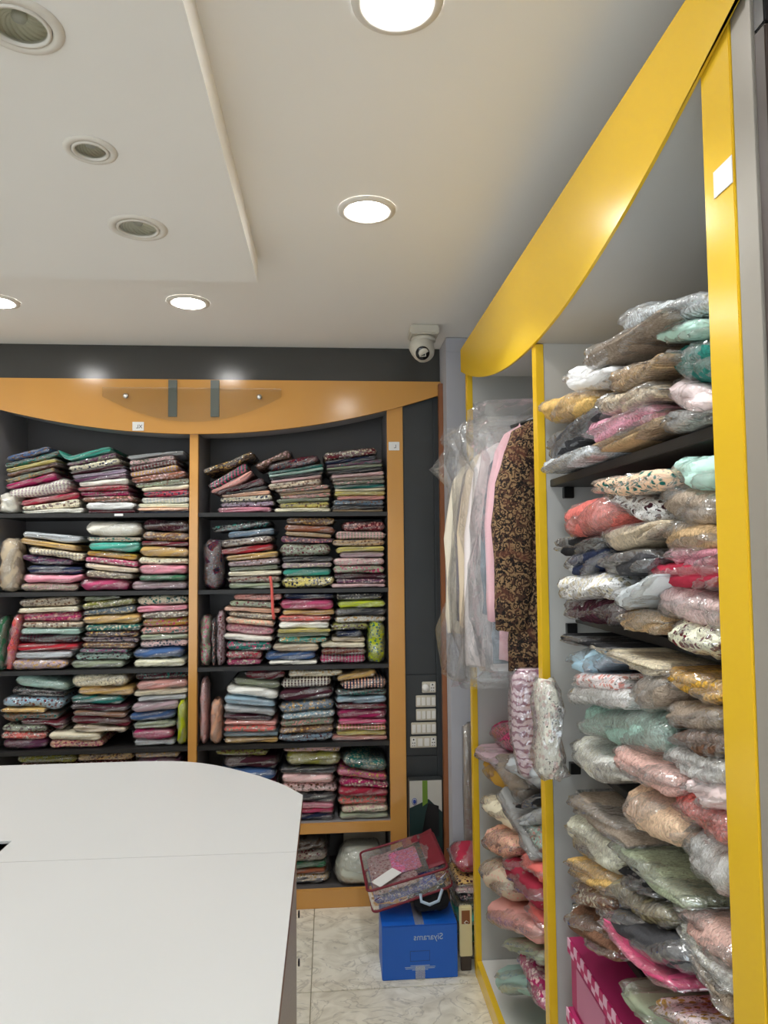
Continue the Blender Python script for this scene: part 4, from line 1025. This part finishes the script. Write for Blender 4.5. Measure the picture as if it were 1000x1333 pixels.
# ------------------------------------------------------------------ blue carton, blanket bag and the corner heap
t = thing('carton', 'blue printed cardboard carton standing on the marble floor', 'box', (.312, 2.68, 0))
box('body', -.134, .134, -.08, .08, 0, .184, M['bluebox'], t, bev=.002)
box('flap', -.134, -.0006, -.0805, .081, .1843, .1868, M['bluebox'], t, bev=.0008)
box('flap', .0006, .134, -.0805, .081, .1843, .1868, M['bluebox'], t, bev=.0008)
tm = text_mesh('brand_lettering', 'Siyarams', .030, M['silverink'], t, True); tm.rotation_euler = (math.pi/2, 0, 0); tm.location = (.03, -.0808, .143)
box('packing_tape', -.017, .017, -.0815, -.0805, 0, .045, M['tape'], t, bev=.0002)
box('packing_tape', -.016, .016, -.081, .081, .187, .1877, M['tape'], t, bev=.0002)
for i, wd in enumerate((.034, .054, .052, .028)):
    box('print_line', -wd-.0, wd, -.0807, -.0801, .046-.0048*i, .0478-.0048*i, M['silverink'], t, bev=0)
bm = bmesh.new()
for a in ((-.035, .035, .096, .0968), (-.035, .035, .062, .0628), (-.035, -.0342, .062, .0968), (.0342, .035, .062, .0968)): bm_box(bm, a[0], a[1], -.0806, -.0801, a[2], a[3])
from_bm('print_frame', bm, M['darkpanel'], t)

# clear blanket bag with maroon piping lying on the carton
bg = thing('blanket_bag', 'clear zipped blanket bag with maroon piping lying on the blue carton', 'bag', (.288, 2.79, .262))
bg.rotation_euler = Euler((math.radians(4), math.radians(-15), math.radians(2)), 'XYZ')
hw, hd_, hh = .150, .150, .078
def rrect(hw, hd, r=.02, k=5, z=0):
    P = []
    for cx, cy, a0 in ((hw-r, hd-r, 0), (-hw+r, hd-r, 90), (-hw+r, -hd+r, 180), (hw-r, -hd+r, 270)):
        for i in range(k+1):
            a = math.radians(a0+90*i/k); P.append((cx+r*math.cos(a), cy+r*math.sin(a), z))
    return P
def bulge(p, amt=.006): return (p[0], p[1], p[2]+amt*math.sin(p[0]*31)+amt*.7*math.sin(p[1]*27+1))
top = [bulge(p) for p in rrect(hw, hd_, z=hh)]; bot = rrect(hw, hd_, z=.004)
tube('piping', top, .0045, M['maroon'], bg, 8, closed=True)
tube('piping', bot, .0045, M['maroon'], bg, 8, closed=True)
n = len(top)
V = top+bot; Fc = [(i, (i+1) % n, n+(i+1) % n, n+i) for i in range(n)]
mesh_obj('side_film', V, Fc, M['film2'], bg, True)
# top window: a slightly slack sheet
V, Fc = [], []; G = 14
for i in range(G+1):
    for j in range(G+1):
        x = -hw+.006+(2*hw-.012)*i/G; y = -hd_+.006+(2*hd_-.012)*j/G
        V.append((x, y, hh+.006*math.sin(x*31)+.0042*math.sin(y*27+1)-.010*math.sin(math.pi*i/G)*math.sin(math.pi*j/G)+.002*math.sin(i*2.1+j*1.7)))
for i in range(G):
    for j in range(G): Fc.append((i*(G+1)+j, (i+1)*(G+1)+j, (i+1)*(G+1)+j+1, i*(G+1)+j+1))
mesh_obj('window_film', V, Fc, M['film2'], bg, True)
# maroon fabric panels on the right and along the back
def patch(name, x0, x1, y0, y1, z0, z1, mat, seed):
    V, Fc = [], []; g = 8; rg = random.Random(seed)
    for k in (0, 1):
        for i in range(g+1):
            for j in range(g+1):
                x = x0+(x1-x0)*i/g; y = y0+(y1-y0)*j/g
                V.append((x, y, z0+(z1-z0)*(i/g)+.004*math.sin(x*40+seed)*math.sin(y*35+seed)-k*.003))
    q = (g+1)**2
    for i in range(g):
        for j in range(g):
            a = i*(g+1)+j; Fc.append((a, a+g+1, a+g+2, a+1)); Fc.append((q+a, q+a+1, q+a+g+2, q+a+g+1))
    for i in range(g):
        a, b_ = i*(g+1), (i+1)*(g+1); Fc.append((a, q+a, q+b_, b_)); a += g; b_ += g; Fc.append((a, b_, q+b_, q+a))
        a, b_ = i, i+1; Fc.append((a, b_, q+b_, q+a)); a += g*(g+1); b_ += g*(g+1); Fc.append((a, q+a, q+b_, b_))
    return mesh_obj(name, V, Fc, mat, bg, True)
patch('corner_fabric', .085, .148, -.12, .146, hh-.004, hh+.004, M['maroon'], 2)
patch('corner_fabric', .02, .085, .09, .146, hh-.002, hh, M['maroon'], 4)
patch('side_fabric', .10, .147, -.148, -.10, .04, .06, M['maroon'], 5)
# folded cloths inside
def inner(name, cx, cy, cz, w_, d_, t_, col, kind, seed, c2=None):
    V, Fc = ring_mesh(w_, lambda s: 0, lambda s: t_, d_, seed, .15)
    o = mesh_obj(name, V, Fc, M[kind], bg, True); o.location = (cx, cy-d_/2, cz)
    o.color = srgb(*col); o['c2'] = list(srgb(*(c2 or col)))[:3]; return o
inner('folded_cloth', 0, 0, .022, .27, .27, .03, (52, 66, 150), 'floral', 61, (150, 140, 170))
inner('folded_cloth', -.045, -.0, .050, .17, .26, .022, (190, 160, 160), 'floral', 62, (150, 96, 104))
inner('folded_cloth', .055, .03, .050, .15, .20, .022, (62, 58, 58), 'plain', 63)
inner('folded_cloth', .01, .01, .063, .11, .16, .012, (206, 110, 142), 'floral', 64, (190, 130, 180))
lb = box('paper_label', -.055, .045, -.03, .03, 0, .0012, M['paper'], bg, bev=.0002); lb.location = (-.068, -.082, hh-.002); lb.rotation_euler = (0, 0, math.radians(28))
tube('handle_strap', [(.03, -.152, .015), (.025, -.17, -.002), (.05, -.178, -.018), (.085, -.170, -.02), (.11, -.152, .006)], .0055, M['silverink'], bg, 8)
pack('garment_packet', (.30, 2.63, .226), (.43, 2.63, .24), .05, .085, .16, 0, 'black', 'plain', 'black folded cloth wedged between blanket bag and blue carton', 'garment packet', 'packets in the corner heap', M['film'], wrap=False, amp=.1)

# tall flat carton with green stripe behind
t = thing('flat_carton', 'tall white carton with green stripe standing against the charcoal panel', 'box', (.403, 3.11, 0))
box('card', -.071, .071, -.02, .02, 0, .538, M['darkpanel'], t, bev=.002)
M['teal_print'] = base_mat('dark_teal_print', srgb(22, 48, 46), .5)[0]
M['green_print'] = base_mat('green_print', srgb(104, 138, 44), .5)[0]
M['grey_print'] = mottled('pale_print', srgb(196, 194, 184), srgb(182, 180, 170), 14, .55)
M['blue_print'] = base_mat('blue_print', srgb(44, 70, 150), .5)[0]
prism('white_print', [(-.069, .42), (-.02, .44), (.012, .455), (.069, .40), (.069, .532), (-.069, .532)], 'y', -.0212, -.0202, M['grey_print'], t)
prism('teal_print', [(-.069, .10), (.069, .10), (.069, .3985), (.012, .4535), (-.02, .4385), (-.069, .4185)], 'y', -.0212, -.0202, M['teal_print'], t)
prism('green_stripe', [(-.014, .425), (.008, .44), (.008, .532), (-.014, .532)], 'y', -.0224, -.0214, M['green_print'], t)
prism('shoe_print', [(-.02, .30), (.055, .30), (.055, .425), (.01, .44), (-.005, .38)], 'y', -.0228, -.0216, M['blackp'], t)
ob = lathe('oval_logo', [(0, .001), (.011, .001), (.011, 0)], M['blue_print'], t, 24, (-.048, -.0214, .446)); ob.rotation_euler = (math.pi/2, 0, 0); ob.scale = (1, 1.35, 1)
ob2 = lathe('oval_ring', [(.007, .0016), (.009, .0016), (.009, .0008), (.007, .0008)], M['grey_print'], t, 24, (-.048, -.0214, .446)); ob2.rotation_euler = (math.pi/2, 0, 0); ob2.scale = (1, 1.35, 1)

# heap in the corner between the carton and the yellow unit
HEAP = [('crimson', 'plain', .465, .64, 2.70, .335, .08, 'red bag of cloth on top of the corner heap'),
        ('gold', 'floral', .46, .64, 2.69, .278, .026, 'gold patterned packet under the red bag in the corner heap'),
        ('blush', 'floral', .46, .64, 2.69, .250, .024, 'pale pink patterned packet in the middle of the corner heap'),
        ('charcoal', 'floral', .475, .64, 2.70, .218, .034, 'dark patterned packet in the corner heap above the teal one'),
        ('sage', 'floral', .47, .64, 2.70, .186, .026, 'grey-green patterned packet just above the teal packet'),
        ('turquoise', 'plain', .465, .64, 2.685, .142, .056, 'turquoise packet in the corner heap beside the blue carton'),
        ('green', 'plain', .47, .64, 2.69, .082, .058, 'dark green packet in the corner heap'),
        ('khaki', 'plain', .47, .64, 2.69, .0265, .05, 'khaki packet lowest in the corner heap')]
for col, kd, x0, x1, y, zc_, th, lab in HEAP:
    pack('garment_packet', (x0, y, zc_), (x1, y, zc_+.0), th, th, .18, 0, col, kd, lab, 'garment packet', 'packets in the corner heap', M['film2'], crumple=.35)
t = thing('cream_frame', 'cream plastic box with an orange window leaning by the corner heap', 'box', (.482, 2.64, .0))
box('shell', -.022, .024, -.008, .008, .05, .225, base_mat('cream_plastic', srgb(226, 214, 168), .4)[0], t, bev=.003)
box('window', -.014, .016, -.0095, -.0082, .165, .212, M['brownwood'], t, bev=.0005)
box('foot', -.018, .02, -.006, .006, .0, .0498, M['darkbrown'], t, bev=.002)
tube('cord_loop', [(-.006, -.012, .17), (.002, -.013, .178), (.01, -.012, .172), (.004, -.012, .165), (-.004, -.012, .17)], .0015, M['white'], t, 6)
# sheets leaning in the gap behind the far yellow post
for i, (x0, x1, z0, z1, y, col, lab) in enumerate([(.535, .555, .0, .80, 2.93, 'taupe', 'tall taupe folded sheet leaning behind the far yellow post'),
        (.64, .66, .0, .98, 2.93, 'grey', 'tall grey wrapped sheet leaning behind the far yellow post'),
        (.745, .765, .0, 1.06, 2.93, 'beige', 'tallest beige wrapped sheet leaning behind the far yellow post')]):
    o = thing('leaning_sheet', lab, 'garment packet', ((x0+x1)/2+.03, y, .0), 0, 'sheets leaning behind the far post')
    R = [(.0, 0, z1, .02, .01), (0, 0, z1-.01, .035, .018), (0, 0, z1*.7, .036, .02), (0, 0, z1*.4, .036, .02), (0, 0, .02, .036, .02), (0, 0, 0.001, .03, .015)]
    c = loft('folded_cloth', R, M['plain'], o, seed=71+i, amp=.05, e=.5); c.color = srgb(*C[col]); c['c2'] = list(srgb(*C['taupe']))[:3]
    loft('plastic_wrap', [(x, yy, z+.004 if z > .1 else z, rx+.004, ry+.004) for x, yy, z, rx, ry in R], M['film2'], o, seed=81+i, amp=.15, e=.5)
# bags in the dark cabinet beyond the grey panel
for i, (z, col, kd, lab) in enumerate([(1.741, 'red', 'floral', 'red patterned bagged garment in the dark cabinet, upper'), (1.421, 'wine', 'plain', 'dark red bagged garment in the dark cabinet, lower')]):
    for j in range(2):
        h = .075
        pack('bagged_garment', (.505, .757, z+.003+h*(j+.5)), (.505, .45, z+.003+h*(j+.5)), h, h, .28, -math.pi/2, col if j else 'brown', kd, lab if j else lab.replace('red', 'brown').replace('dark brown bagged', 'dull brown bagged'), 'garment packet', 'bagged garments in the dark cabinet', M['film2'], puff=.7, crumple=.4)
